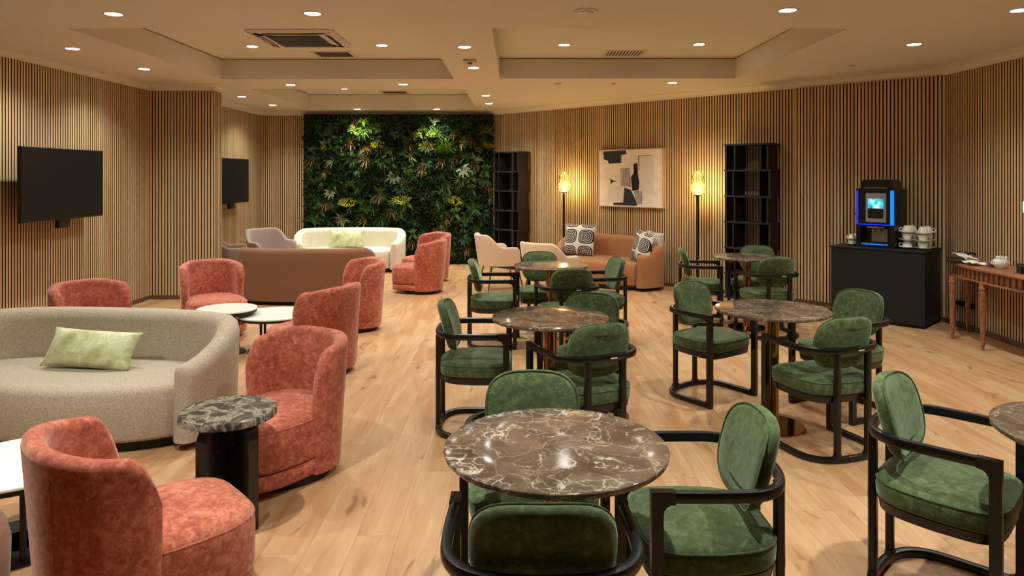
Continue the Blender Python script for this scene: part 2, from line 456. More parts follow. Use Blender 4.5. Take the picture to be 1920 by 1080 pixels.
def plain_wall(name, a, b, th=.06):
    dx, dy = b[0]-a[0], b[1]-a[1]; L = hypot(dx, dy); nx, ny = -dy/L, dx/L
    wl = obj(name, MB().prism([a, b, (b[0]-nx*th, b[1]-ny*th), (a[0]-nx*th, a[1]-ny*th)], 'xy', 0, ZS+.03), 'wall_plain', None, False); tag(wl, kind='structure')
plain_wall('wall_back_planted', (SUM-YB+.05, YB), (-3.80, YB))
plain_wall('wall_left_near', (XL, 2.0), (XL, YR)); plain_wall('wall_right_near', (XR, YR), (XR, 2.0))
plain_wall('wall_rear', (XL, YR), (XR, YR))
slat_wall('wall_left_near_column_front', (QX, QY0), (XL, QY0), ea=-.016)
slat_wall('wall_left_near_column_side', (QX, QY1), (QX, QY0), ea=-.016, eb=-.016)
slat_wall('wall_left_near_column_rear', (XL, QY1), (QX, QY1), eb=-.016)

cor_path = [(XL, 2.0), (XL, QY0), (QX, QY0), (QX, QY1), (XL, QY1), (XL, PY0), (PX, PY0), (PX, PY1), (XLB, PY1), (XLB, YB), ANG0, ANG2, (XR, 2.0)]
cov = [(-.03, ZT-.005), (.012, ZT-.005), (.015, ZT+.005)]+[(.02+.085*(1-cos(pi/2*k/6)), ZT+.008+.055*sin(pi/2*k/6)) for k in range(7)]+[(.112, ZS+.01), (-.03, ZS+.01)]
tag(obj('trim_1', MB().sweep(cor_path, cov), 'ceiling_paint', None, True, 30), kind='structure')
bb = [(-.02, 0), (.006, 0), (.006, .05), (.002, .055), (-.02, .055)]
tag(obj('baseboard_left', MB().sweep([(XL, 2.0), (XL, PY0), (PX, PY0), (PX, PY1), (XLB, PY1), (XLB, YB), (-3.8, YB)], bb), 'baseboard', None, False), kind='structure')
tag(obj('baseboard_right', MB().sweep([ANG0, (ANG2[0]-.0, ANG2[1]), (XR, 2.0)], [(u+.012, w_) for u, w_ in bb]), 'baseboard', None, False), kind='structure')

TR = [(-3.55, -.727, 5.64, 8.61), (-.175, 2.66, 5.64, 8.55), (-3.57, -.67, 9.59, 12.38)]
cl = MB()
xs = sorted({XL-.1, XR+.1, *[v_ for t_ in TR for v_ in t_[:2]]}); ys = sorted({YR-.06, YB+.1, *[v_ for t_ in TR for v_ in t_[2:]]})
for i in range(len(xs)-1):
    for j in range(len(ys)-1):
        mx_, my_ = (xs[i]+xs[i+1])/2, (ys[j]+ys[j+1])/2
        if any(t_[0] < mx_ < t_[1] and t_[2] < my_ < t_[3] for t_ in TR): continue
        cl.add([(xs[i], ys[j], ZS), (xs[i+1], ys[j], ZS), (xs[i+1], ys[j+1], ZS), (xs[i], ys[j+1], ZS)], [(0, 3, 2, 1)])
for x0, x1, y0, y1 in TR:
    zt = ZU-.010
    cl.box(x0-.03, x0, y0-.03, y1+.03, ZS+.0006, zt).box(x1, x1+.03, y0-.03, y1+.03, ZS+.0006, zt).box(x0, x1, y0-.03, y0, ZS+.0006, zt).box(x0, x1, y1, y1+.03, ZS+.0006, zt)
    cl.box(x0-.08, x1+.08, y0-.08, y1+.08, ZU, ZU+.03)
tag(obj('ceiling', cl, 'ceiling_paint', None, False), kind='structure')

# ------------------------------------------------------------ ceiling fittings
def lightobj(name, parent, loc, power, colr, kind='SPOT', size=134, blend=1., rad=.035):
    ld = bpy.data.lights.new(name, kind); ld.energy = power; ld.color = colr
    if kind == 'SPOT': ld.spot_size = radians(size); ld.spot_blend = blend
    ld.shadow_soft_size = rad
    lo = bpy.data.objects.new(name, ld); C.objects.link(lo); lo.parent = parent; lo.location = loc
    return lo
RING = MB().loft([[(r*cos(2*pi*k/28), r*sin(2*pi*k/28), z) for k in range(28)] for r, z in ((.074, .0), (.074, -.003), (.068, -.006), (.058, -.004), (.055, .012))], cap0=False, cap1=False).mesh('trim_ring', 'ac_white')
DISC = MB().lathe([(.056, -.001), (.054, -.002), (.02, -.0025)], 24).mesh('lens', 'lamp_disc')
def downlight(x, y, z, label, group, power=SPOT_W, colr=SPOT_COL, size=134):
    t_ = thing('downlight', label, 'ceiling light', (x, y, z), 0, group)
    link('trim_ring', RING, t_); link('lens', DISC, t_)
    lightobj('downlight_beam', t_, (0, 0, -.012), power, colr, 'SPOT', size)
def ceil(px, py, h): d = F*h/(VY-py); return ((px-VX)*d/F, d)
HS, HU = ZS-EYE, ZU-EYE
dl = [((213, 26), 0, 'recessed downlight in the flat ceiling before the cassette air conditioner tray', 'downlights before the air conditioner tray'),
 ((586, 25), 0, 'recessed downlight in the flat ceiling before the cassette air conditioner tray', 'downlights before the air conditioner tray'),
 ((136, 91), 0, 'recessed downlight in the ceiling strip above the television before the column', 'downlights above the near television'),
 ((270, 129), 0, 'recessed downlight in the ceiling strip above the television before the column', 'downlights above the near television'),
 ((473, 87), 1, 'recessed downlight inside the tray, left of the cassette air conditioner', None),
 ((716, 85), 1, 'recessed downlight inside the tray, on the right of the cassette air conditioner', None),
 ((871, 88), 0, 'recessed downlight on the beam between trays, before the white sensor box', None),
 ((888, 127), 0, 'recessed downlight on the beam between trays, just behind the white sensor box', None),
 ((1058, 84), 1, 'recessed downlight in the right tray, between its vent and the middle beam', None),
 ((1311, 83), 1, 'recessed downlight in the right tray, between its vent and the sloping outer side', None),
 ((1477, 19), 0, 'recessed downlight in the flat ceiling before the right tray', None),
 ((1714, 83), 0, 'recessed downlight in the ceiling strip above the coffee counter side', None),
 ((1912, 19), 0, 'recessed downlight near the right wall, farther from the coffee counter', None),
 ((1261, 155), 0, 'recessed downlight in front of the abstract painting wall', None),
 ((545, 159), 0, 'recessed downlight on the cross beam between the two left trays', 'downlights on the cross beam'),
 ((756, 158), 0, 'recessed downlight on the cross beam between the two left trays', 'downlights on the cross beam'),
 ((453, 181), 0, 'recessed downlight in the ceiling strip above the television behind the column', 'downlights above the far television'),
 ((511, 197), 0, 'recessed downlight in the ceiling strip above the television behind the column', 'downlights above the far television'),
 ((645, 166), 1, 'recessed downlight inside the tray nearest the plant wall', 'downlights in the tray by the plant wall'),
 ((806, 165), 1, 'recessed downlight inside the tray nearest the plant wall', 'downlights in the tray by the plant wall'),
 ((911, 179), 0, 'recessed downlight in the ceiling beside the far tray, above the bookcase aisle', 'downlights beside the far tray'),
 ((917, 194), 0, 'recessed downlight in the ceiling beside the far tray, above the bookcase aisle', 'downlights beside the far tray')]
for (px, py), up, lab, grp in dl:
    x_, y_ = ceil(px, py, HU if up else HS)
    downlight(x_, y_, ZU if up else ZS, lab, grp)
for px in (670, 819):
    downlight((px-VX)*12.5/F, 12.50, ZS, 'recessed spotlight close to the top of the plant wall', 'spotlights washing the plant wall', SPOT_W*1.3, (.90, 1, .80), 110)
for x_, y_ in ((-2.92, 2.6), (-1.45, 2.6), (.4, 2.6), (1.98, 2.6), (3.64, 2.6)):  # added row out of view, stronger than the rest, to brighten the near floor
    downlight(x_, y_, ZS, 'added unseen downlight brightening the floor at the front of the lounge', 'added downlights over the front of the lounge', SPOT_W*1.75)

ac = thing('air_conditioner', 'white square ceiling cassette air conditioner with dark mesh grille', 'air conditioner', (-2.19, 7.27, ZU))
m_ = MB()
rim = rrect(.86, .86, .05, 4); m_.puff(rim, [(0, 0), (0, -.012), (.02, -.03), (.10, -.034)])
obj('casing', m_, 'ac_white', ac)
obj('grille', MB().box(-.265, .265, -.265, .265, -.04, -.030), 'grille_grey', ac, False)
gm = MB().box(-.265, .265, -.003, .003, -.044, -.036).mesh('grille_bar', 'pewter', False)
for k in range(19):
    link('grille_bar', gm, ac, (0, -.252+k*.028, 0))
for k in range(4):
    a_ = k*pi/2
    sl = MB().box(-.27, .27, .315, .365, -.036, -.028); s_ = obj('outlet_slot', sl, 'dark_recess', ac, False, rz=a_)
    obj('flap', MB().box(-.26, .26, .325, .338, -.043, -.036), 'ac_white', s_, False)
def vent(x, y, z, label, sx=.44, sy=.36):
    v_ = thing('ceiling_vent', label, 'vent', (x, y, z))
    obj('frame', MB().sweep([(-sx/2, -sy/2), (-sx/2, sy/2), (sx/2, sy/2), (sx/2, -sy/2)], [(-.018, 0), (.018, 0), (.016, -.008), (-.016, -.008)], True), 'ac_white', v_, False)
    obj('backing', MB().box(-sx/2, sx/2, -sy/2, sy/2, -.0015, -.0005), 'dark_recess', v_, False)
    n_ = int(sx/.036); me = MB().add([(-.004, -sy/2, 0), (.008, -sy/2, -.012), (.010, -sy/2, -.010), (-.002, -sy/2, 0), (-.004, sy/2, 0), (.008, sy/2, -.012), (.010, sy/2, -.010), (-.002, sy/2, 0)],
        [(0, 1, 2, 3), (4, 7, 6, 5), (0, 4, 5, 1), (1, 5, 6, 2), (2, 6, 7, 3), (3, 7, 4, 0)]).mesh('louver', 'ac_white', False)
    for k in range(1, n_): link('louver', me, v_, (-sx/2+k*sx/n_, 0, -.0008))
vent(-2.10, 8.27, ZU, 'slatted air vent beside the cassette air conditioner')
vent(1.28, 8.20, ZU, 'slatted air vent in the right ceiling tray')
vent(-2.03, 12.06, ZU, 'slatted air vent in the tray nearest the plant wall')
sb = thing('motion_sensor', 'small white sensor box on the ceiling beam between trays', 'sensor', (*ceil(881, 112, HS), ZS))
obj('housing', rbox(MB(), -.07, .07, -.05, .05, -.03, 0, .008), 'ac_white', sb); obj('lens_eye', MB().lathe([(.025, -.03), (.022, -.045), (.008, -.052)], 16), 'grey_metal', sb)
def disc(name, px, py, r, label, cat):
    x_, y_ = ceil(px, py, HS); t_ = thing(name, label, cat, (x_, y_, ZS))
    obj('cover', MB().lathe([(r, 0), (r, -.006), (r*.85, -.012), (r*.4, -.014)], 28), 'ac_white', t_)
    obj('grille_ring', MB().lathe([(r*.62, -.0135), (r*.6, -.0165), (r*.3, -.017)], 24), 'pewter', t_)
disc('ceiling_speaker', 1098, 20, .085, 'round unlit ceiling speaker before the right tray', 'speaker')
disc('smoke_detector', 1046, 156, .05, 'round smoke detector behind the right tray, nearer the bookcase aisle', 'detector')
disc('sprinkler_cover', 1150, 156, .03, 'small round sprinkler cover behind the right tray, nearer the painting', 'sprinkler')
disc('sprinkler_cover', 1597, 121, .03, 'small round sprinkler cover in the ceiling above the coffee machine', 'sprinkler')

# ------------------------------------------------------------ green dining armchair
def build_dining_chair():
    r = thing('dining_armchair', 'x', 'chair')
    HW, RY, FY = .252, -.232, .225
    def rail(z, ext):
        pts = [(HW-.004, ext, z), (HW, .06, z), (HW, -.02, z)]
        n = 2.7
        for k in range(1, 24):
            a = pi*k/24; c, s_ = cos(a), sin(a)
            pts.append((HW*math.copysign(abs(c)**(2/n), c), -.03+(RY+.03)*abs(s_)**(2/n), z))
        return pts+[(-HW, -.02, z), (-HW, .06, z), (-HW+.004, ext, z)]
    rs = [(u*.5, w_) for u, w_ in rrect(.062, .040, .012, 2)]
    def rnd(wd, hg, q): return [(u, w_) for u, w_ in rrect(wd, hg, q, 2)]
    obj('arm_rail', MB().sweep(rail(.622, .152), rnd(.030, .038, .010)), 'black_wood', r)
    obj('base_rail', MB().sweep(rail(.0175, FY-.036), rnd(.034, .033, .007)), 'black_wood', r)
    # front legs: cut as one profile with a rounded inner corner
    prof = [(FY, 0), (FY, .641), (.150, .641), (.150, .603), (.158, .603)]+[(.158+.030*sin(pi/2*k/4), .573+.030*cos(pi/2*k/4)) for k in range(1, 5)]
    prof += [(.188, .060), (.180, .040), (.165, .034), (.165, 0)]
    for s_ in (-1, 1):
        m = MB().prism(prof, 'yz', s_*(HW-.004)-.015, s_*(HW-.004)+.015)
        obj('leg', m, 'black_wood', r, True, 30)
    yr = RY+.008
    for s_ in (-1, 1):
        m = MB(); x0 = s_*.108
        rings = []
        for z, hx, hy in ((.02, .034, .016), (.036, .031, .016), (.046, .021, .0155), (.062, .0175, .015), (.33, .0175, .015), (.345, .0185, .016), (.40, .0175, .015), (.58, .0175, .015), (.604, .020, .015)):
            rings.append([(x0+u*hx, yr+v_*hy, z) for u, v_ in ((-1, -.7), (-.7, -1), (.7, -1), (1, -.7), (1, .7), (.7, 1), (-.7, 1), (-1, .7))])
        m.loft(rings); obj('leg', m, 'black_wood', r)
    so = []
    for x_, y_ in superell(.238, .222, 4.2, 44):
        tp = 1-.16*max(0, -y_/.222)**1.5
        so.append((x_*tp, y_+.008))
    obj('seat_frame', MB().puff(so, [(.03, .318), (.012, .326), (.006, .362), (.02, .365)]), 'black_wood', r)
    st = obj('seat', MB().puff(so, [(.03, .362), (.006, .366), (0, .378), (-.003, .412), (.001, .436), (.016, .449), (.04, .455), ('s', .6, .462), ('s', .25, .465)]), 'green_velvet', r, True, 60)
    obj('piping', MB().tube([(x_, y_, .437) for x_, y_ in so], .0035, 6, True), 'green_velvet', st)
    # backrest pad, curved round the sitter and leaning back a little
    out = superell(.188, .152, 3.4, 44)
    m = MB(); rings = []
    T = .030
    for ins, yy in ((.05, -T), (.02, -T+.003), (.004, -T*.55), (0, 0), (.004, T*.55), (.02, T-.003), (.06, T+.002)):
        nr = superell(.188-ins, .152-ins, 3.4, 44); rings.append([(x_, yy, z_) for x_, z_ in nr])
    m.loft(rings)
    def bend(p): 
        x_, y_, z_ = p; x_ *= 1-.13*max(0, -z_/.152)**1.4; return (x_, -.180+y_+1.05*x_*x_-.27*z_, .650+z_)
    m.v = [bend(p) for p in m.v]
    bk = obj('backrest', m, 'green_velvet', r, True, 60)
    obj('piping', MB().tube([bend((x_, .018, z_)) for x_, z_ in superell(.1865, .1505, 3.4, 44)], .0032, 6, True), 'green_velvet', bk)
    obj('maker_tag', MB().box(.02, .06, RY-.0168, RY-.0155, .618, .625), 'tag_silver', r, False)
    return r
ARM = 'green velvet armchair with black frame '
TA, TB, TD, TC, TE, TF = (.131, 2.242), (.219, 4.285), (.349, 6.743), (1.648, 4.53), (2.45, 7.46), (1.983, 2.331)
chairs = [
 ((.072, 2.70), (0, -1), 'facing the end table of the row with its back to the middle table'),
 ((.072, 1.93), (0, 1), 'backing away from the row, at the end table farthest from the tan sofa'),
 ((.635, 2.41), (-1, -.02), 'on the open side of the end table, opposite the side with sofas'),
 ((-.247, 4.536), (1, -.03), 'beside the middle table of the row, facing away from the terracotta chairs'),
 ((.40, 4.01), (-.4, .917), 'at the middle table, with its back to the end table'),
 ((.47, 4.64), (-.35, -.94), 'at the middle table, with its back to the table by the tan sofa'),
 ((-.20, 6.77), (1, .0), 'by the table nearest the tan sofa, facing away from the lounge chairs'),
 ((.475, 6.28), (-.15, .99), 'at the table nearest the tan sofa, facing the sofa'),
 ((.275, 7.27), (.05, -1), 'between two beige shell chairs and the marble table'),
 ((.83, 6.90), (-.97, -.2), 'with its back to the bookcase table, at the table nearest the tan sofa'),
 ((1.425, 5.183), (.58, -.81), 'at the coffee counter table, on the side of the tan sofa'),
 ((1.825, 4.19), (-.33, .94), 'at the coffee counter table, facing the tan sofa'),
 ((2.25, 4.86), (-.9, -.43), 'between the black coffee counter and a marble table'),
 ((2.05, 7.80), (.97, -.22), 'at the bookcase table, beside the floor lamp'),
 ((2.70, 7.95), (-.44, -.9), 'between the tall bookcase and a marble table'),
 ((2.55, 7.12), (-.12, .99), 'at the bookcase table, facing the bookcase'),
 ((1.647, 2.712), (.72, -.69), 'standing angled to the table opposite the end of the row'),
 ((2.06, 1.84), (-.15, .99), 'facing the tall bookcase, at the table opposite the end of the row'),
 ((2.44, 2.78), (-.7, -.7), 'on the counter side of the table opposite the end of the row'),
]
chair0 = build_dining_chair()
for i, ((x_, y_), f_, lab) in enumerate(chairs):
    c_ = chair0 if i == 0 else copy_tree(chair0)
    c_.location = (x_, y_, 0); c_.rotation_euler[2] = face(f_)
    c_['label'] = 'green armchair '+lab; c_['group'] = 'green armchairs around the marble tables'

# ------------------------------------------------------------ round marble tables
def build_table():
    t_ = thing('round_table', 'x', 'table')
    obj('table_top', MB().puff(circle(.353, 72), [(.02, .728), (.006, .730), (.001, .735), (0, .745), (.002, .749), (.005, .75), ('s', .5, .75)]), 'marble', t_, True, 50)
    obj('top_plate', MB().lathe([(.12, .716), (.12, .728)], 24), 'black_matte', t_)
    obj('pedestal', MB().lathe([(.044, .014), (.040, .02), (.040, .716)], 32), 'brass', t_, True, 60)
    obj('base', MB().lathe([(.18, 0), (.2, .001), (.2, .007), (.196, .011), (.05, .015)], 56), 'brass', t_)
    return t_
tb0 = build_table()
for i, ((x_, y_), lab) in enumerate([(TA, 'round brown marble table at the end of the row of three, reflecting ceiling lights'),
     (TB, 'round brown marble table in the middle of the row of three'), (TD, 'round brown marble table nearest the tan sofa and beige shell chairs'),
     (TC, 'round brown marble table with brass pedestal nearest the black coffee counter'), (TE, 'round brown marble table in front of the bookcase by the lamp'),
     (TF, 'round brown marble table standing opposite the end of the row of three')]):
    c_ = tb0 if i == 0 else copy_tree(tb0)
    c_.location = (x_, y_, 0); c_.rotation_euler[2] = i*.7; c_['label'] = lab; c_['group'] = 'round marble tables'

# ------------------------------------------------------------ upholstered shells (armchairs, sofas, bucket chairs)
def resample(pts, n):
    L = [0]
    for a, b in zip(pts, pts[1:]): L.append(L[-1]+hypot(b[0]-a[0], b[1]-a[1]))
    out = []; j = 0
    for k in range(n):
        s_ = L[-1]*k/(n-1)
        while j < len(L)-2 and L[j+1] < s_: j += 1
        u = (s_-L[j])/((L[j+1]-L[j]) or 1); out.append((pts[j][0]+(pts[j+1][0]-pts[j][0])*u, pts[j][1]+(pts[j+1][1]-pts[j][1])*u))
    return out, L[-1]
def shell(plan, rim, z0, thick, flare=0., n=60, endr=.05, topr=1.0, lean=0.):
    """padded wall along a plan curve; rim(s in -1..1) height"""
    P, L = resample(plan, n); mb = MB(); rings = []
    for i, p in enumerate(P):
        a, b = P[max(i-1, 0)], P[min(i+1, n-1)]; dx, dy = b[0]-a[0], b[1]-a[1]; l_ = hypot(dx, dy); nx, ny = dy/l_, -dx/l_   # outward is right
        s_ = i/(n-1); e = min(s_, 1-s_)*L
        k = 1. if e > endr else max(.12, sqrt(max(0, 1-((endr-e)/endr)**2)))
        th = thick*k; zt = rim(2*s_-1); h = zt-z0; tr_ = min(th/2*topr, h*.4)
        sec = [(-th/2, z0), (-th/2, z0+h*.35), (-th/2, z0+h*.7), (-th/2, zt-tr_)]
        for q in range(1, 6):
            a_ = pi*q/6; sec.append((-th/2*cos(a_), zt-tr_+tr_*sin(a_)))
        sec += [(th/2, zt-tr_), (th/2, z0+h*.7), (th/2, z0+h*.35), (th/2, z0)]
        ring = []
        for u, z in sec:
            k2 = (z-z0)/max(.01, .72-z0); o2 = u+(flare(2*s_-1) if callable(flare) else flare)*k2
            ring.append((p[0]+nx*o2, p[1]+ny*o2, z))
        rings.append(ring)
    return mb.loft(rings)
def uplan(hw, rear, front, n=2.5, tip=0., k=40):
    """U-shaped plan from the right front tip round the rear (y<0) to the left front tip"""
    pts = [(hw-tip, front)]
    if front > .02: pts.append((hw-tip*.35, front*.45))
    for i in range(k+1):
        a = pi*i/k; c, s_ = cos(a), sin(a)
        pts.append((hw*math.copysign(abs(c)**(2/n), c), -(rear)*abs(s_)**(2/n)))
    if front > .02: pts.append((-hw+tip*.35, front*.45))
    pts.append((-hw+tip, front)); pts.reverse()
    return pts
def smooth(a, b, x): u = max(0, min(1, (x-a)/(b-a))); return u*u*(3-2*u)

def build_swivel(mat='terracotta'):
    t_ = thing('swivel_armchair', 'x', 'armchair')
    pl = uplan(.250, .240, .025, 2.6, .006)
    def rim(s_):
        a = abs(s_); h = .725-.035*smooth(.25, .8, a)
        if a > .74: h -= .30*(1-sqrt(max(0, 1-((a-.74)/.26)**2)))
        return h
    fl = lambda s_: .050-.02*smooth(.25, .8, abs(s_))
    obj('shell', shell(pl, rim, .045, .072, fl, 64, .06), mat, t_, True, 60)
    P, L = resample(pl, 64)
    so = []
    for x_, y_ in superell(.270, .335, 3.8, 52):
        tp = 1-.06*max(0, y_/.335)**2 if y_ > 0 else 1-.22*(-y_/.335)**2
        so.append((x_*tp, y_+.06))
    st = obj('seat', MB().puff(so, [(.02, .132), (.003, .137), (-.004, .16), (-.006, .29), (-.002, .335), (.014, .360), (.04, .371), ('s', .7, .383), ('s', .35, .390), ('s', .1, .391)]), mat, t_, True, 60)
    obj('piping', MB().tube([(x_, y_, .339) for x_, y_ in so], .004, 6, True), mat, st)
    obj('seat_base', MB().puff(so, [(.03, .046), (.006, .052), (.0, .07), (0, .122), (.012, .130)]), mat, t_, True, 60)
    obj('plinth', MB().lathe([(.25, 0), (.25, .047)], 40), 'black_matte', t_)
    # back seams: thin welts down the outside
    for i in (20, 43):
        p, a, b = P[i], P[i-1], P[i+1]; dx, dy = b[0]-a[0], b[1]-a[1]; l_ = hypot(dx, dy); nx, ny = dy/l_, -dx/l_
        if p[0]*nx+p[1]*ny < 0: nx, ny = -nx, -ny
        s_ = 2*i/63-1
        obj('seam', MB().tube([(p[0]+nx*(.036+fl(s_)*(z-.045)/.675), p[1]+ny*(.036+fl(s_)*(z-.045)/.675), z) for z in (.06, .2, .35, .5, .6, .655)], .003, 6), mat, t_)
    return t_
sw0 = build_swivel()
swivels = [((-1.37, 2.54), (.74, .67), 'terracotta velvet swivel chair between dark marble side table and white coffee table'),
 ((-1.25, 3.84), (-.53, -.85), 'terracotta velvet swivel chair facing the dark marble side table'),
 ((-1.60, 5.80), (-.92, .39), 'terracotta velvet swivel chair with its back to the green chairs, at two coffee tables'),
 ((-1.685, 7.42), (-.85, -.5), 'terracotta velvet swivel chair beside the end of the brown sofa, facing two coffee tables'),
 ((-3.05, 7.2), (.6, -.8), 'terracotta velvet swivel chair by the slatted column, facing two coffee tables'),
 ((-3.42, 5.8), (.85, -.5), 'terracotta velvet swivel chair below the television, behind the beige sofa'),
 ((-1.26, 9.76), (-.98, .2), 'terracotta velvet swivel chair on the open floor side, before its twin by the plants'),
 ((-1.30, 10.80), (-.75, -.66), 'terracotta velvet swivel chair closest to the plant wall')]
for i, ((x_, y_), f_, lab) in enumerate(swivels):
    c_ = sw0 if i == 0 else copy_tree(sw0)
    c_.location = (x_, y_, 0); c_.rotation_euler[2] = face(f_); c_['label'] = lab; c_['group'] = 'terracotta swivel chairs'

def build_sofa(mat, label, loc, f_, hl=.93, group='curved sofas'):
    t_ = thing('sofa', label, 'sofa', (*loc, 0), face(f_), group)
    pl = uplan(hl-.07, .36, .27, 2.8, .10, 60)
    def rim(s_):
        a = abs(s_); h = .70-.20*smooth(.60, .99, a)
        if a > .965: h -= .035*(1-sqrt(max(0, 1-((a-.965)/.035)**2)))
        return h
    obj('back', shell(pl, rim, .05, .14, .02, 120, .06), mat, t_, True, 60)
    so = []
    for x_, y_ in superell(hl-.125, .40, 3.2, 80):
        yy = y_
        if y_ > 0: yy = y_*(1-.26*(abs(x_)/(hl-.125))**2)+.02
        so.append((x_*(1-.10*max(0, y_/.4)), yy))
    obj('seat', MB().puff(so, [(.03, .06), (.006, .066), (0, .085), (-.006, .25), (-.002, .335), (.012, .362), (.04, .375), ('s', .8, .380), ('s', .4, .385)]), mat, t_, True, 60)
    obj('plinth', MB().puff([(x_*.93, y_*.88) for x_, y_ in so], [(0, 0), (0, .066)]), 'black_matte', t_)
    return t_
build_sofa('beige_boucle', 'beige boucle curved sofa with a pale green pillow near the side table', (-2.69, 4.46), (-.12, -.99), .94)
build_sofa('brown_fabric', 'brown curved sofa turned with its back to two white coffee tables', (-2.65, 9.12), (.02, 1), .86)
build_sofa('cream_boucle', 'cream white curved sofa in front of the plant wall', (-2.76, 11.9), (.02, -1), .92)
build_sofa('tan_fabric', 'tan curved sofa under the abstract painting, with printed cushions', (1.365, 10.455), (-.707, -.707), .90)
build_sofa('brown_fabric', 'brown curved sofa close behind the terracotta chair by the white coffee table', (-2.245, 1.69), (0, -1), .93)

def build_bucket(mat):
    t_ = thing('bucket_chair', 'x', 'chair')
    pl = uplan(.265, .26, .20, 2.3, .01)
    def rim(s_):
        a = abs(s_); h = .79-.17*smooth(.30, .62, a)
        if a > .86: h -= .10*(1-sqrt(max(0, 1-((a-.86)/.14)**2)))
        return h
    obj('shell', shell(pl, rim, .36, .05, .05, 60, .04), mat, t_, True, 60)
    so = [(x_, y_+.02) for x_, y_ in superell(.245, .25, 3., 40)]
    obj('seat', MB().puff(so, [(.04, .36), (.004, .37), (0, .40), (.004, .44), (.03, .462), ('s', .5, .47)]), mat, t_, True, 60)
    obj('under_frame', MB().puff(so, [(.06, .335), (.05, .36)]), 'black_matte', t_)
    for sx in (-1, 1):
        for sy in (-1, 1):
            obj('leg', MB().tube([(sx*.19, sy*.18+.01, .345), (sx*.245, sy*.245+.01, 0)], .01, 8, rs=[.012, .007]), 'leg_brass', t_)
    return t_
bk = []
for i, ((x_, y_), f_, mat, lab) in enumerate([((-3.67, 10.7), (.75, -.66), 'grey_shell', 'grey upholstered bucket chair near the television and cream sofa'),
      ((-3.90, 9.84), (.9, .35), 'taupe_shell', 'taupe upholstered bucket chair behind the slatted column'),
      ((-.2, 9.95), (.93, .3), 'beige_shell', 'beige bucket chair with thin brass legs by the plant wall and bookcase'),
      ((.44, 8.80), (.65, .76), 'beige_shell', 'beige bucket chair between the tan sofa and a marble table')]):
    c_ = build_bucket(mat); c_.scale = (1.04, 1.04, 1.0); c_.location = (x_, y_, 0); c_.rotation_euler[2] = face(f_); c_['label'] = lab; c_['group'] = 'bucket chairs'

# ------------------------------------------------------------ coffee and side tables
def coffee(name, loc, r, z, label, legs=3, a0=0., br=.74):
    t_ = thing(name, label, 'coffee table', (*loc, 0), a0, 'white coffee tables')
    obj('table_top', MB().puff(circle(r, 64), [(.012, z-.014), (.001, z-.012), (0, z-.004), (.003, z), ('s', .5, z)]), 'white_enamel', t_, True, 50)
    obj('rim_band', MB().lathe([(r*.97, z-.034), (r*.985, z-.034), (r*.985, z-.013), (r*.97, z-.013)], 56), 'black_matte', t_)
    for k in range(legs):
        a = 2*pi*k/legs; obj('leg', MB().tube([(r*.62*cos(a), r*.62*sin(a), .012), (r*.62*cos(a), r*.62*sin(a), z-.03)], .012, 10), 'black_matte', t_)
    obj('base_ring', MB().lathe([(r*br, 0), (r*br, .010), (r*(br-.04), .014), (r*.3, .014), (r*.3, 0)], 48), 'black_matte', t_)
coffee('coffee_table', (-2.60, 6.42), .262, .40, 'taller round white coffee table overlapping its lower twin', a0=1.29, br=.62)
coffee('coffee_table', (-2.20, 6.52), .33, .335, 'lower round white coffee table tucked under its taller twin', a0=4.43, br=.70)
coffee('coffee_table', (-2.15, 3.08), .32, .36, 'round white coffee table beside the beige boucle sofa', a0=1.2)
sd = thing('side_table', 'round dark marble side table on crossed slab base between terracotta chairs', 'side table', (-1.31, 3.25, 0), .35+pi/4)
obj('table_top', MB().puff(circle(.213, 60), [(.008, .494), (0, .499), (.001, .524), (.006, .530), ('s', .5, .530)]), 'marble_dark', sd, True, 50)
def slab(wd, h): 
    r_ = .09; return [(-wd, 0), (wd, 0)]+[(wd-r_+r_*cos(pi/2*k/6), h-r_+r_*sin(pi/2*k/6)) for k in range(7)]+[(-wd+r_-r_*sin(pi/2*k/6), h-r_+r_*cos(pi/2*k/6)) for k in range(7)]
obj('base_slab', MB().prism(slab(.155, .494), 'xz', -.03, .03), 'marble_base', sd, True, 30)
obj('base_slab', MB().prism(slab(.155, .494), 'yz', -.03, .03), 'marble_base', sd, True, 30)

# ------------------------------------------------------------ pillows
def pillow(label, mat, wd, hg, th, loc, rot, group=None):
    n = 20; vs_, fs = [], []
    for side in (1, -1):
        for j in range(n+1):
            for i in range(n+1):
                u, v_ = -1+2*i/n, -1+2*j/n
                k = (1-abs(u)**2.6)**.55*(1-abs(v_)**2.6)**.55
                pin = 1-.07*(1-u*u)*abs(v_)**3; pin2 = 1-.07*(1-v_*v_)*abs(u)**3
                vs_.append((u*wd/2*pin2, side*th/2*k, v_*hg/2*pin))
    for s_ in range(2):
        b = s_*(n+1)**2
        for j in range(n):
            for i in range(n): a = b+j*(n+1)+i; fs.append((a, a+1, a+n+2, a+n+1) if s_ else (a, a+n+1, a+n+2, a+1))
    m = MB().add(vs_, fs); me = m.mesh('pillow', mat, True, 180)
    bm = bmesh.new(); bm.from_mesh(me); bmesh.ops.remove_doubles(bm, verts=bm.verts, dist=1e-5); bmesh.ops.recalc_face_normals(bm, faces=bm.faces); bm.to_mesh(me); bm.free()
    o = link('pillow', me); o.location = loc; o.rotation_euler = rot
    return tag(o, label, 'pillow', group)
pillow('long pale green brocade pillow on the beige boucle sofa', 'green_brocade', .60, .255, .15, (-2.68, 4.50, .500), (-.55, .04, -.10))
pillow('green brocade pillow on the cream sofa', 'green_brocade', .60, .31, .14, (-2.83, 11.98, .53), (-.3, .0, 0))
pillow('square black and white ring-printed cushion at the lamp end of tan sofa', 'rings_print', .52, .50, .16, (1.00, 10.84, .62), (-.28, 0, -.55))
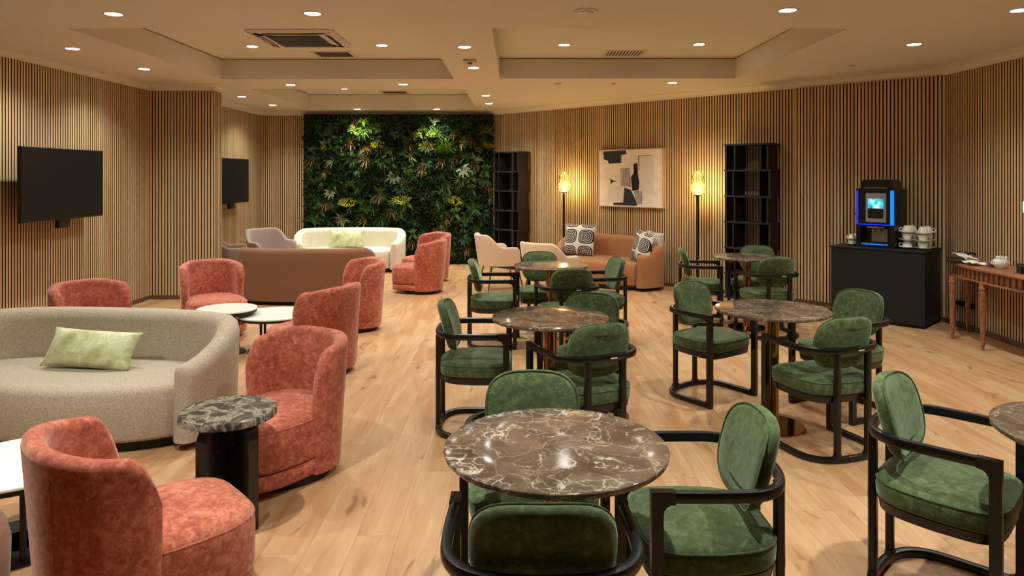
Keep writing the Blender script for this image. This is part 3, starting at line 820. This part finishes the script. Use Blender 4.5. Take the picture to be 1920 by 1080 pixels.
pillow('black and white ring-printed cushion leaning on another at sofa arm', 'rings_print', .48, .46, .15, (1.80, 9.94, .60), (-.22, .12, -1.25))
pillow('pale printed cushion tucked behind the ring-printed cushion at sofa arm', 'pale_print', .44, .42, .13, (1.97, 10.04, .60), (-.12, .05, -1.15))

# ------------------------------------------------------------ floor lamps
def build_lamp(label, x_, y_):
    t_ = thing('floor_lamp', label, 'lamp', (x_, y_, 0), 0, 'globe floor lamps')
    obj('base', MB().lathe([(.14, 0), (.14, .012), (.135, .018), (.03, .02)], 36), 'black_matte', t_)
    obj('pole', MB().tube([(0, 0, .018), (0, 0, 1.285)], .016, 12), 'black_matte', t_)
    obj('holder', MB().lathe([(.018, 1.285), (.012, 1.29), (.012, 1.318), (.055, 1.328), (.058, 1.336), (.03, 1.338)], 24), 'black_matte', t_)
    gp = [(.050, 1.338)]+[(.104*sin(a), 1.43-.104*cos(a)) for a in [pi*(.16+.10*k) for k in range(7)]]
    gp += [(.078*sin(a), 1.578-.078*cos(a)) for a in [pi*(.30+.12*k) for k in range(6)]]+[(.008, 1.656)]
    obj('globe', MB().lathe(gp, 32, cap0=False, cap1=True), 'amber_glass', t_, True, 180)
    bl = obj('bulb', MB().lathe([(.012, 1.34), (.016, 1.37)]+[(.036*sin(a), 1.41-.036*cos(a)) for a in [pi*(.2+.1*k) for k in range(8)]]+[(.004, 1.446)], 20), 'bulb', t_, True, 180)
    lightobj('lamp_glow', t_, (0, 0, 1.41), 190., (1, .74, .36), 'POINT', rad=.038)
build_lamp('black floor lamp with glowing amber globe between bookcase and painting, by plant wall', .80, 11.36)
build_lamp('black floor lamp with glowing amber globe between painting and bookcase near coffee counter', 2.49, 9.62)

# ------------------------------------------------------------ things along the angled wall (local x runs along the wall, y out of it)
ANG = -pi/4+pi            # local +y points into the room
def wallspot(px):         # point of the angled wall seen in pixel column px
    k = (px-VX)/F; d = SUM/(1+k); return (k*d, d)
def bookcase(label, loc):
    t_ = thing('bookcase', label, 'bookcase', (*loc, 0), ANG, 'open black bookcases')
    W, D = .64, .30
    zs = [.0, .335, .67, 1.005, 1.34, 1.675, 2.01]
    for i, z in enumerate(zs):
        th = .022; z0 = z if i == 0 else z-th
        arc = [(W/2-.03-(W-.06)*k/14, D/2-.02+.03*sin(pi*k/14)) for k in range(15)]
        obj('shelf', MB().prism([(-W/2, -D/2), (W/2, -D/2), (W/2, D/2-.03)]+arc+[(-W/2, D/2-.03)], 'xy', z0, z0+th), 'shelf_black', t_, False)
    for i in range(6):
        za, zb = (zs[i] if i else .022), zs[i+1]-.022
        sh = .025 if i % 2 else -.01
        for x0 in (-W/2+.012+max(sh, 0), W/2-.034-max(-sh, 0)):
            obj('side_panel', MB().box(x0, x0+.022, -D/2+.005, D/2-.035, za, zb), 'shelf_black', t_, False)
        x0 = (.16, .15, .17, .15, .17, .15)[i]
        obj('divider', MB().box(x0, x0+.02, -D/2+.005, D/2-.01, za, zb), 'shelf_black', t_, False)
        x0 = (-.19, -.20, -.18, -.20, -.18, -.20)[i]
        obj('divider', MB().box(x0, x0+.02, -D/2+.005, D/2-.01, za, zb), 'shelf_black', t_, False)
    return t_
bx, by = wallspot(971); bookcase('tall open black bookcase beside the plant wall', (bx-.707*.17, by-.707*.17))
bx, by = wallspot(1420); bookcase('tall open black bookcase between the floor lamp and coffee counter', (bx-.707*.17, by-.707*.17))

px_, py_ = wallspot(1183.5)
pt = thing('painting', 'large abstract painting with navy and black shapes on white, above tan sofa', 'painting', (px_-.707*.025, py_-.707*.025, 1.12), ANG)
PWd, PH = 1.19, .88
obj('canvas_panel', MB().box(-PWd/2+.012, PWd/2-.012, -.018, .016, .012, PH-.012), 'canvas', pt, False)
fr_ = MB()
fr_.box(-PWd/2, PWd/2, -.02, .022, 0, .012).box(-PWd/2, PWd/2, -.02, .022, PH-.012, PH).box(-PWd/2, -PWd/2+.012, -.02, .022, .012, PH-.012).box(PWd/2-.012, PWd/2, -.02, .022, .012, PH-.012)
obj('frame', fr_, 'art_frame', pt, False)
def art(name, mat, pts, lift):   # picture coordinates: x 0..1 from the picture's left, y 0..1 from its top
    poly = [(PWd/2-u*PWd, PH-v_*PH) for u, v_ in pts]
    obj(name, MB().prism(poly, 'xz', .016, .016+lift), mat, pt, False)
art('painted_shape', 'art_pale', [(.63, .12), (.86, .12), (.87, .76), (.66, .76)], .0006)
art('painted_shape', 'art_navy', [(.08, .03), (.44, .02), (.45, .09), (.37, .10), (.37, .24), (.17, .25), (.16, .20), (.09, .17)], .0012)
art('painted_shape', 'art_grey', [(.36, .33), (.51, .32), (.52, .66), (.44, .64), (.36, .65)], .001)
art('painted_shape', 'art_black', [(.56, .26), (.62, .24), (.63, .46), (.65, .57), (.64, .70), (.54, .72), (.52, .48), (.56, .42)], .0014)
art('painted_shape', 'art_navy', [(.42, .66), (.52, .70), (.58, .84), (.62, .97), (.25, .97), (.24, .93), (.40, .92)], .0012)
art('painted_shape', 'art_grey', [(.57, .72), (.69, .71), (.69, .93), (.60, .95)], .0009)
art('painted_shape', 'art_black', [(.20, .50), (.23, .54), (.29, .55), (.29, .56), (.24, .57), (.20, .61)], .0012)
art('painted_shape', 'art_pale', [(.17, .62), (.40, .64), (.40, .90), (.15, .91)], .0013)
art('painted_line', 'art_black', [(.635, .118), (.84, .112), (.84, .120), (.645, .126), (.645, .36), (.638, .36)], .0016)

# coffee counter, machine and crockery
cn = thing('counter', 'black draped coffee counter in the corner under the machine', 'counter', (3.912-.0+.212, 7.678+.212, 0), ANG)
obj('body', rbox(MB(), -.476, .476, -.298, .290, .03, .792, .004), 'black_matte', cn)
obj('worktop', rbox(MB(), -.48, .48, -.30, .30, .792, .81, .004), 'black_matte', cn)
obj('plinth', MB().box(-.45, .45, -.28, .26, 0, .03), 'black_matte', cn, False)
mc = thing('coffee_machine', 'black coffee machine with blue lit edges and a cyan screen', 'coffee machine', (3.954+.16, 7.78+.16, .81), ANG)
# local: front at y=+.225, width .40
m = MB(); rbox(m, -.198, .198, -.225, .13, .0, .645, .012); obj('body', m, 'black_plastic', mc)
fp = [(-.195, .03), (.195, .03), (.195, .63), (.175, .645), (-.175, .645), (-.195, .63)]
frm = MB().box(-.198, -.150, .13, .215, .0, .645).box(.150, .198, .13, .215, 0, .645).box(-.15, .15, .13, .215, .245, .645).box(-.15, .15, .13, .215, 0, .035)
obj('front_frame', frm, 'black_plastic', mc, False)
hood = [(-.165, .645), (.165, .645), (.150, .72), (.13, .745), (-.13, .745), (-.150, .72)]
hd = obj('bean_hood', MB().prism(hood, 'xz', -.16, .19), 'black_plastic', mc, True, 30)
obj('hood_lip', MB().prism([(-.13, .648), (.13, .648), (.11, .660), (-.11, .660)], 'xz', .190, .198), 'chrome', hd, False)
bz = obj('control_panel', rbox(MB(), -.115, .095, .212, .224, .275, .595, .004), 'panel_grey', mc)
obj('screen', MB().box(-.090, .072, .224, .2265, .43, .535), 'screen', bz, False)
obj('key_panel', MB().box(-.090, .072, .224, .2260, .32, .425), 'tv_black', bz, False)
for sx, hw_, m2 in ((-.174, .018, 'led_cyan'), (.186, .010, 'led_blue')):
    obj('light_strip', MB().box(sx-hw_, sx+hw_, .2145, .218, .25, .625), m2, mc, False)
obj('light_strip', MB().box(-.165, .172, .2145, .218, .244, .256), 'led_blue', mc, False)
obj('light_strip', MB().box(-.13, .14, .2145, .2185, .028, .040), 'led_cyan', mc, False)
obj('recess_plate', MB().box(-.10, .06, .131, .134, .06, .20), 'pewter', mc, False)
sp_ = obj('spout', rbox(MB(), -.09, .09, .14, .195, .205, .235, .006), 'chrome', mc)
for sx in (-.03, .03): obj('nozzle', MB().tube([(sx, .168, .206), (sx, .168, .165)], .009, 8), 'chrome', sp_)
obj('drip_tray', rbox(MB(), -.14, .14, .135, .222, .036, .048, .003), 'chrome', mc)
obj('knob', MB().lathe([(.016, 0), (.016, .02), (.010, .026)], 14).xf(Matrix.Translation((.198, .17, .36)) @ Matrix.Rotation(pi/2, 4, 'Y')), 'red_plastic', mc)

def cup_mesh():
    return MB().lathe([(.020, 0), (.023, .002), (.024, .006), (.034, .022), (.039, .042), (.0405, .054), (.038, .054), (.036, .042), (.030, .02), (.012, .008)], 24).mesh('bowl', 'porcelain', True, 60)
def handle_mesh():
    return MB().tube([(.038, 0, .044), (.052, 0, .046), (.060, 0, .036), (.056, 0, .024), (.036, 0, .018)], .0042, 8).mesh('handle', 'porcelain')
CUP, HAN = cup_mesh(), handle_mesh()
SAU = MB().lathe([(.032, 0), (.035, .001), (.060, .010), (.074, .016), (.074, .018), (.058, .0135), (.034, .005), (.012, .004)], 32).mesh('saucer', 'porcelain', True, 60)
def cup(x_, y_, z, rz, label, group, flip=False):
    c_ = thing('cup', label, 'cup', (x_, y_, z), rz, group); link('bowl', CUP, c_); link('handle', HAN, c_)
    if flip: c_.rotation_euler[0] = pi; c_.location.z = z+.054
def saucer(x_, y_, z, label, group): tag(link('saucer', SAU, None, (x_, y_, z)), label, 'saucer', group)
def ctop(u, v_): return (4.124+(u+v_)*.7071, 7.89+(v_-u)*.7071)     # along the counter, towards the wall
def stack(u, v_, tiers, k, big):
    sc = 1.28 if big else .95
    x_, y_ = ctop(u, v_); z = .8105
    wh = 'big crockery stack' if big else 'small crockery stack'
    end = 'beside the coffee machine spout side' if big else 'beside the red machine knob'
    for i in range(tiers):
        lvl = ('bottom', 'middle', 'top')[i if tiers == 3 else i*2]
        saucer(x_, y_, z, 'white saucer on the %s tier of the %s' % (lvl, wh), '%s saucers of the %s' % (lvl, wh))
        C.objects[-1].scale = (sc*.88, sc*.88, sc); z += .0070*sc
        fl = i == tiers-1 or (big and k == 0 and i == 0)
        cup(x_, y_, z, .4+k*.8+i*.2 if not fl else 2.6+k, 'white coffee cup %s on the %s tier of the %s' % ('turned over' if fl else 'standing', lvl, wh),
            '%s %s cups of the %s' % (lvl, 'turned' if fl else 'standing', wh), fl)
        for o in C.objects[-3:]:
            if o.type == 'EMPTY':
                o.scale = (sc, sc, sc)
                if fl: o.location.z = z+.0585*sc
        z += (.060 if fl else .0556)*sc
for k, (u, v_) in enumerate(((.245, -.075), (.400, -.075), (.245, .085), (.400, .085))): stack(u, v_, 3, k, True)
for k, (u, v_) in enumerate(((-.33, -.06), (-.33, .08))): stack(u, v_, 2, k, False)

# half-round console on the right wall
CY, CA, CB, CZ = 6.36, .98, .46, .75
def half(a, b, n=2.5, k=36):
    o = []
    for i in range(k+1):
        q = pi*i/k; c, s_ = cos(q), sin(q)
        o.append((-b*abs(s_)**(2/n), a*math.copysign(abs(c)**(2/n), c)))
    return o
ct = thing('console_table', 'brown wooden half-round console table with fluted apron and legs', 'console table', (XR-.006, CY, 0))
hp = half(CA, CB)
obj('table_top', MB().puff(hp, [(.008, CZ-.028), (0, CZ-.022), (0, CZ-.008), (.006, CZ)]), 'console_wood', ct, True, 30)
ap = half(CA-.035, CB-.035)
obj('apron', MB().loft([[(p[0], p[1], z) for p in (ap+[(0.0, -CA+.05), (0.0, CA-.05)])] for z in (CZ-.135, CZ-.028)]), 'console_wood', ct, True, 30)
P_, L_ = resample(ap, 400); nf = 34
flm = MB().puff(rrect(.026, .008, .003, 1), [(.001, -.040), (0, -.038), (0, .038), (.001, .040)]).mesh('flute', 'console_dark', False)
for k in range(nf):
    i = int((k+.5)/nf*399); a, b = P_[max(i-2, 0)], P_[min(i+2, 399)]
    link('flute', flm, ct, (P_[i][0], P_[i][1], CZ-.078), atan2(b[1]-a[1], b[0]-a[0]))
obj('apron_bead', MB().sweep(half(CA-.03, CB-.03), [(-.008, CZ-.138), (.008, CZ-.138), (.008, CZ-.126), (-.008, CZ-.126)]), 'console_wood', ct, False)
def fluted_leg():
    m = MB(); rings = []
    for z, r_ in ((0, .013), (.05, .015), (.052, .019), (.06, .019), (.40, .027), (.53, .030), (.535, .024), (.545, .024), (.55, .032), (.57, .033), (.575, .030), (CZ-.135, .030)):
        rings.append([(r_*(1-(.10 if (q % 2 and .07 < z+.02 < .55) else 0))*cos(2*pi*q/16), r_*(1-(.10 if (q % 2 and .07 < z+.02 < .55) else 0))*sin(2*pi*q/16), z) for q in range(16)])
    return m.loft(rings)
lm = fluted_leg().mesh('leg', 'console_wood', False)
for x_, y_ in ((4.28-XR+.02, 6.95-CY), (4.275-XR+.02, 6.49-CY), (4.28-XR+.02, 5.90-CY), (-.06, .90), (-.06, -.90)):
    link('leg', lm, ct, (x_, y_, 0))
def con(px, py, z=CZ): return at(px, py, z)
# tray with napkins and sachets
tx, ty = 4.42, 7.02
tr_ = thing('serving_tray', 'dark oval tray holding napkins on the console table', 'tray', (tx, ty, CZ), 1.0)
obj('tray_plate', MB().puff(superell(.22, .13, 2.4, 40), [(.03, .0), (.012, .004), (0, .022), (.004, .022), (.02, .008), ('s', .5, .007)]), 'tray_dark', tr_)
obj('tray_handle', MB().tube([(.21, -.05, .02), (.25, -.04, .034), (.26, 0, .04), (.25, .04, .034), (.21, .05, .02)], .006, 6), 'chrome', tr_)
def napkin(label, mat, loc, rz, s_=.1, tilt=(.15, .1)):
    n = 8; vs_ = []; fs = []
    rnd_ = random.Random(label)
    ph = [rnd_.uniform(0, 6) for _ in range(4)]
    for sd_ in (0, 1):
        for j in range(n+1):
            for i in range(n+1):
                u, v_ = -1+2*i/n, -1+2*j/n
                z = .012+.010*sin(3*u+ph[0])*cos(2.3*v_+ph[1])+.006*sin(5*v_+ph[2])
                vs_.append((u*s_, v_*s_*.8, z+.005*sd_))
    for sd_ in (0, 1):
        for j in range(n):
            for i in range(n): a = sd_*(n+1)**2+j*(n+1)+i; fs.append((a, a+1, a+n+2, a+n+1))
    edge = [i for i in range(n+1)]+[(j+1)*(n+1)-1 for j in range(1, n+1)]+[n*(n+1)+i for i in range(n-1, -1, -1)]+[j*(n+1) for j in range(n-1, 0, -1)]
    for q in range(len(edge)): a, b = edge[q], edge[(q+1) % len(edge)]; k2 = (n+1)**2; fs.append((a, b, b+k2, a+k2))
    o = obj('napkin', MB().add(vs_, fs), mat, None, True, 60, loc=loc); o.rotation_euler = (tilt[0], tilt[1], rz)
    return tag(o, label, 'napkin')
napkin('folded white paper napkin propped on the dark tray', 'paper_white', (4.43, 6.96, CZ+.040), .4, .10, (.30, .12))
napkin('small black folded napkin over the white ones', 'paper_black', (4.40, 6.84, CZ+.085), .9, .055, (.15, .25))
napkin('crumpled white napkin lying in front of the tray', 'paper_white', (4.36, 6.72, CZ+.012), .2, .085, (.04, .06))
def sachet(label, mat, loc, rot):
    o = obj('sachet', MB().puff(rrect(.035, .075, .004, 1), [(.002, 0), (0, .002), (0, .006), (.002, .008)]), mat, None, False, loc=loc); o.rotation_euler = rot
    tag(o, label, 'sachet')
for k, (dx, dy, rz) in enumerate(((0, 0, .3), (.03, -.04, 1.2), (-.02, -.06, 2.1))):
    sachet('small blue sachet lying between napkin and sugar bowl', 'packet_blue', (4.46+dx, 6.66+dy, CZ+.006+.009*k), (.1, .15, rz))
    bpy.context.scene.collection.objects[-1]['group'] = 'blue sachets on the console'
sg = thing('sugar_bowl', 'white porcelain sugar bowl between napkins and tea caddy', 'bowl', (*con(1876, 503), CZ))
obj('bowl', MB().lathe([(.035, 0), (.038, .004), (.058, .03), (.062, .06), (.052, .085), (.049, .085), (.056, .06), (.05, .03), (.02, .01)], 28), 'porcelain', sg, True, 60)
for sx in (-1, 1): obj('handle', MB().tube([(sx*.058, 0, .065), (sx*.082, 0, .062), (sx*.086, 0, .045), (sx*.058, 0, .035)], .005, 8), 'porcelain', sg)
SK = MB().puff(rrect(.007, .022, .003, 1), [(.001, 0), (0, .001), (0, .059), (.001, .06)]).mesh('sugar_stick', 'paper_white', False)
sx_, sy_ = con(1876, 503)
for k in range(9):
    s_ = link('sugar_stick', SK, None, (sx_-.03+.0075*k, sy_+.012*((k*7) % 5-2), CZ+.052)); s_.rotation_euler = (.12*((k*3) % 4-1.5), .10*((k*5) % 4-1.5), k*.5)
    tag(s_, 'small white sugar stick standing in the sugar bowl', 'sugar packet', 'sugar sticks in the bowl')
rx, ry = 4.42, 5.98
rk = thing('tea_rack', 'wire rack with compartments for dark tea packets on the console', 'rack', (rx, ry, CZ))
wr = MB()
for z in (.004, .075): wr.tube([(-.07, -.19, z), (.07, -.19, z), (.07, .19, z), (-.07, .19, z)], .0022, 6, True)
obj('wire_loop', wr, 'chrome', rk)
for k in range(6):
    y_ = -.19+k*.076
    obj('wire_divider', MB().tube([(-.07, y_, 0), (-.07, y_, .10), (0, y_, .12), (.07, y_, .10), (.07, y_, 0)], .0022, 6), 'chrome', rk)
TEA = rbox(MB(), -.058, .058, -.031, .031, 0, .082, .003).mesh('tea_packet', 'tea_black', False)
for k in range(5):
    tag(link('tea_packet', TEA, None, (rx, ry-.152+k*.076, CZ+.004)), 'dark tea packet block standing in the wire rack', 'tea packet', 'tea packets in the wire rack')
ps = thing('power_strip', 'black strip fixed low on the slatted wall behind the console', 'power strip', (XR, 7.42, .25))
obj('body', rbox(MB(), -.03, 0, -.17, .17, -.02, .03, .004), 'black_plastic', ps)
ex = thing('lit_panel', 'small glowing cyan panel on the right slatted wall', 'sign', (XR, 6.43, 1.265))
obj('housing', rbox(MB(), -.03, 0, -.10, .10, -.012, .10, .004), 'ac_white', ex); obj('lit_face', MB().box(-.032, -.0302, -.095, .095, -.006, .094), 'exit_glow', ex, False)

# televisions
def tv(label, x_, y0, y1, wallx):
    t_ = thing('television', label, 'television', (x_, (y0+y1)/2, 1.16))
    hw = (y1-y0)/2
    m = MB(); rbox(m, -.045, 0, -hw, hw, 0, .71, .006); obj('casing', m, 'tv_black', t_)
    obj('screen', MB().box(0, .0015, -hw+.008, hw-.008, .016, .702), 'tv_screen', t_, False)
    obj('rear_bulge', rbox(MB(), -.075, -.044, -hw*.85, hw*.85, .03, .45, .01), 'tv_black', t_)
    obj('wall_mount', MB().box(wallx-x_, -.07, -.12, .12, .2, .5), 'black_matte', t_, False)
    obj('lower_box', rbox(MB(), -.06, -.015, -.09, .09, -.085, 0.001, .006), 'tv_black', t_)
tv('black wall television before the slatted column', -4.50, 6.48, 7.77, XL)
tv('black wall television half hidden behind the slatted column', -4.41, 10.50, 11.79, XLB)

# ------------------------------------------------------------ planted wall
GX0, GX1, GZ = -3.82, SUM-12.83-.0, 2.71
lw = thing('plant_wall', 'living green wall of mixed foliage with yellow and bronze tufts', 'plant wall', ((GX0+GX1)/2, YB, 0))
HWd = (GX1-GX0)/2
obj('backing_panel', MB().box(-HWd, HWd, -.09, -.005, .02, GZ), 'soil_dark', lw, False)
fm = MB(); R = random.Random(3)
def leaf(mb, base, d, up, ln, wd, curl=.3):
    """a small pointed leaf: d direction, up normal"""
    d = Vector(d).normalized(); s_ = d.cross(Vector(up)).normalized(); u = s_.cross(d)
    b = Vector(base); m1 = b+d*ln*.45+u*ln*.10; tip = b+d*ln-u*ln*curl
    mb.add([b, m1+s_*wd, tip, m1-s_*wd], [(0, 1, 2), (0, 2, 3)])
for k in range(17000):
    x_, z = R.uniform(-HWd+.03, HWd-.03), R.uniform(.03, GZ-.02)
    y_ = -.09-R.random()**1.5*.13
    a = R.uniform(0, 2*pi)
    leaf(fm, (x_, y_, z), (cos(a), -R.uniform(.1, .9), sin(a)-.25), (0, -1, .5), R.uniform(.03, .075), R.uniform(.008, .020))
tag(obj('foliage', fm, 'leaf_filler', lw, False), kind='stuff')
def tuft(kind, seed):
    R2 = random.Random(seed); m = MB()
    if kind == 'grass':
        for k in range(34):
            a = R2.uniform(0, 2*pi); el = R2.uniform(.15, .9); L = R2.uniform(.13, .24); wd = R2.uniform(.003, .006)
            d = Vector((cos(a)*el, -R2.uniform(.4, 1.), sin(a)*el+.25)).normalized(); s_ = d.cross(Vector((0, .3, 1))).normalized()
            p = Vector((0, 0, 0)); rings = []
            for q in range(4):
                rings.append((p+s_*wd*(1-q/3.3), p-s_*wd*(1-q/3.3))); p = p+d*L/3; d = (d+Vector((0, .05, -.36))).normalized()
            vs_ = [v for r_ in rings for v in r_]; m.add(vs_, [(2*q, 2*q+1, 2*q+3, 2*q+2) for q in range(3)])
    elif kind == 'fan':
        for k in range(12):
            a = pi*(-.15+1.3*k/11)+R2.uniform(-.1, .1); L = R2.uniform(.12, .19)
            leaf(m, (0, -.01, 0), (cos(a), -R2.uniform(.35, .8), sin(a)), (0, -1, .3), L, .009, .25)
    elif kind == 'fern':
        for k in range(9):
            a = R2.uniform(0, 2*pi); d = Vector((cos(a)*.8, -.6, sin(a)*.8)).normalized(); L = R2.uniform(.14, .22); p = Vector((0, 0, 0))
            for q in range(8):
                s_ = d.cross(Vector((0, -1, .2))).normalized(); w2 = .045*(1-q/9)
                for sg_ in (1, -1): leaf(m, p, s_*sg_+d*.6, (0, -1, .2), w2, .009, .1)
                p = p+d*L/8; d = (d+Vector((0, 0, -.09))).normalized()
    elif kind == 'broad':
        for k in range(14):
            a = R2.uniform(0, 2*pi); leaf(m, (R2.uniform(-.03, .03), -.01, R2.uniform(-.03, .03)), (cos(a), -R2.uniform(.3, 1.), sin(a)), (0, -1, .4), R2.uniform(.09, .15), R2.uniform(.018, .03), .3)
    elif kind == 'shrub':
        for k in range(110):
            a = R2.uniform(0, 2*pi); r_ = sqrt(R2.random())
            leaf(m, (r_*cos(a)*.15, -R2.uniform(.02, .09)*(1.2-r_), r_*sin(a)*.065), (cos(a), -R2.uniform(.4, 1.2), sin(a)+.4), (0, -1, .4), R2.uniform(.022, .042), R2.uniform(.008, .013), .2)
    return m
KN = {'grass': 'grass_tuft', 'fan': 'fan_palm', 'fern': 'fern', 'broad': 'leafy_plant', 'shrub': 'flowering_shrub'}
cache = {}
def plant(kind, mat, x_, z, sc=1., rot=0.):
    v_ = R.randrange(3)
    if (kind, mat, v_) not in cache: cache[(kind, mat, v_)] = tuft(kind, hash((len(kind), v_)) % 1000).mesh(KN[kind], mat, False)
    o = link(KN[kind], cache[(kind, mat, v_)], lw, (x_, -.15-R.uniform(0, .05), z)); o.rotation_euler = (0, rot, 0); o.scale = (sc, sc, sc)
nx_, nz_ = 18, 13
for j in range(nz_):
    for i in range(nx_):
        x_ = -HWd+.1+(2*HWd-.2)*(i+.5+R.uniform(-.4, .4))/nx_; z = .12+(GZ-.28)*(j+.5+R.uniform(-.4, .4))/nz_
        k = R.choices(['grass', 'fan', 'fern', 'broad'], [.34, .18, .26, .22])[0]
        mt = R.choices(['leaf_deep', 'leaf_mid', 'leaf_pale', 'leaf_bronze'], [.62, .24, .05, .09])[0]
        if mt == 'leaf_bronze': k = 'grass'
        plant(k, mt, x_, z, R.uniform(.75, 1.15), R.uniform(-.6, .6))
def gpos(px, py): return ((px-VX)*12.72/F-(GX0+GX1)/2, EYE-(py-VY)*12.72/F)
for px, py, kd, mt, sc in [(610, 276, 'shrub', 'leaf_yellow', .7), (590, 278, 'shrub', 'leaf_yellow', .5), (708, 271, 'shrub', 'leaf_yellow', .85), (688, 279, 'shrub', 'leaf_yellow', .55), (800, 275, 'shrub', 'leaf_yellow', 1.0), (826, 278, 'shrub', 'leaf_yellow', .8),
     (914, 273, 'shrub', 'leaf_yellow', .75), (896, 280, 'shrub', 'leaf_yellow', .5), (651, 380, 'shrub', 'leaf_yellow', 1.0), (753, 376, 'shrub', 'leaf_yellow', 1.1), (855, 377, 'shrub', 'leaf_yellow', 1.),
     (684, 249, 'grass', 'leaf_lime', 1.1), (668, 246, 'shrub', 'leaf_lime', 1.0), (700, 244, 'shrub', 'leaf_lime', .9), (794, 250, 'shrub', 'leaf_lime', 1.2), (812, 247, 'grass', 'leaf_lime', .9), (680, 228, 'broad', 'leaf_lime', .9), (812, 230, 'broad', 'leaf_pale', .9),
     (610, 254, 'fan', 'leaf_pale', 1.), (705, 238, 'fan', 'leaf_pale', 1.), (818, 252, 'fan', 'leaf_pale', 1.1), (914, 248, 'fan', 'leaf_pale', 1.2), (656, 348, 'fan', 'leaf_pale', 1.1), (757, 345, 'fan', 'leaf_pale', 1.1), (864, 338, 'fan', 'leaf_pale', 1.1),
     (838, 280, 'fan', 'leaf_lime', 1.3), (628, 282, 'broad', 'leaf_mid', 1.2), (728, 282, 'broad', 'leaf_mid', 1.),
     (656, 272, 'grass', 'leaf_bronze', 1.2), (685, 302, 'grass', 'leaf_bronze', 1.3), (765, 275, 'grass', 'leaf_bronze', 1.), (788, 318, 'grass', 'leaf_bronze', 1.2), (866, 270, 'grass', 'leaf_bronze', 1.), (890, 308, 'grass', 'leaf_bronze', 1.2),
     (582, 302, 'grass', 'leaf_bronze', 1.2), (708, 370, 'grass', 'leaf_bronze', 1.1), (733, 400, 'grass', 'leaf_bronze', 1.3), (838, 412, 'grass', 'leaf_bronze', 1.1), (636, 412, 'grass', 'leaf_bronze', 1.), (608, 385, 'grass', 'leaf_bronze', 1.), (920, 372, 'grass', 'leaf_bronze', .9),
     (836, 352, 'grass', 'leaf_mid', 1.3), (712, 412, 'grass', 'leaf_mid', 1.2), (625, 350, 'grass', 'leaf_mid', 1.), (890, 392, 'broad', 'leaf_mid', 1.2), (682, 392, 'broad', 'leaf_mid', 1.2)]:
    gx, gz = gpos(px, py); plant(kd, mt, gx, gz, sc, R.uniform(-.3, .3))
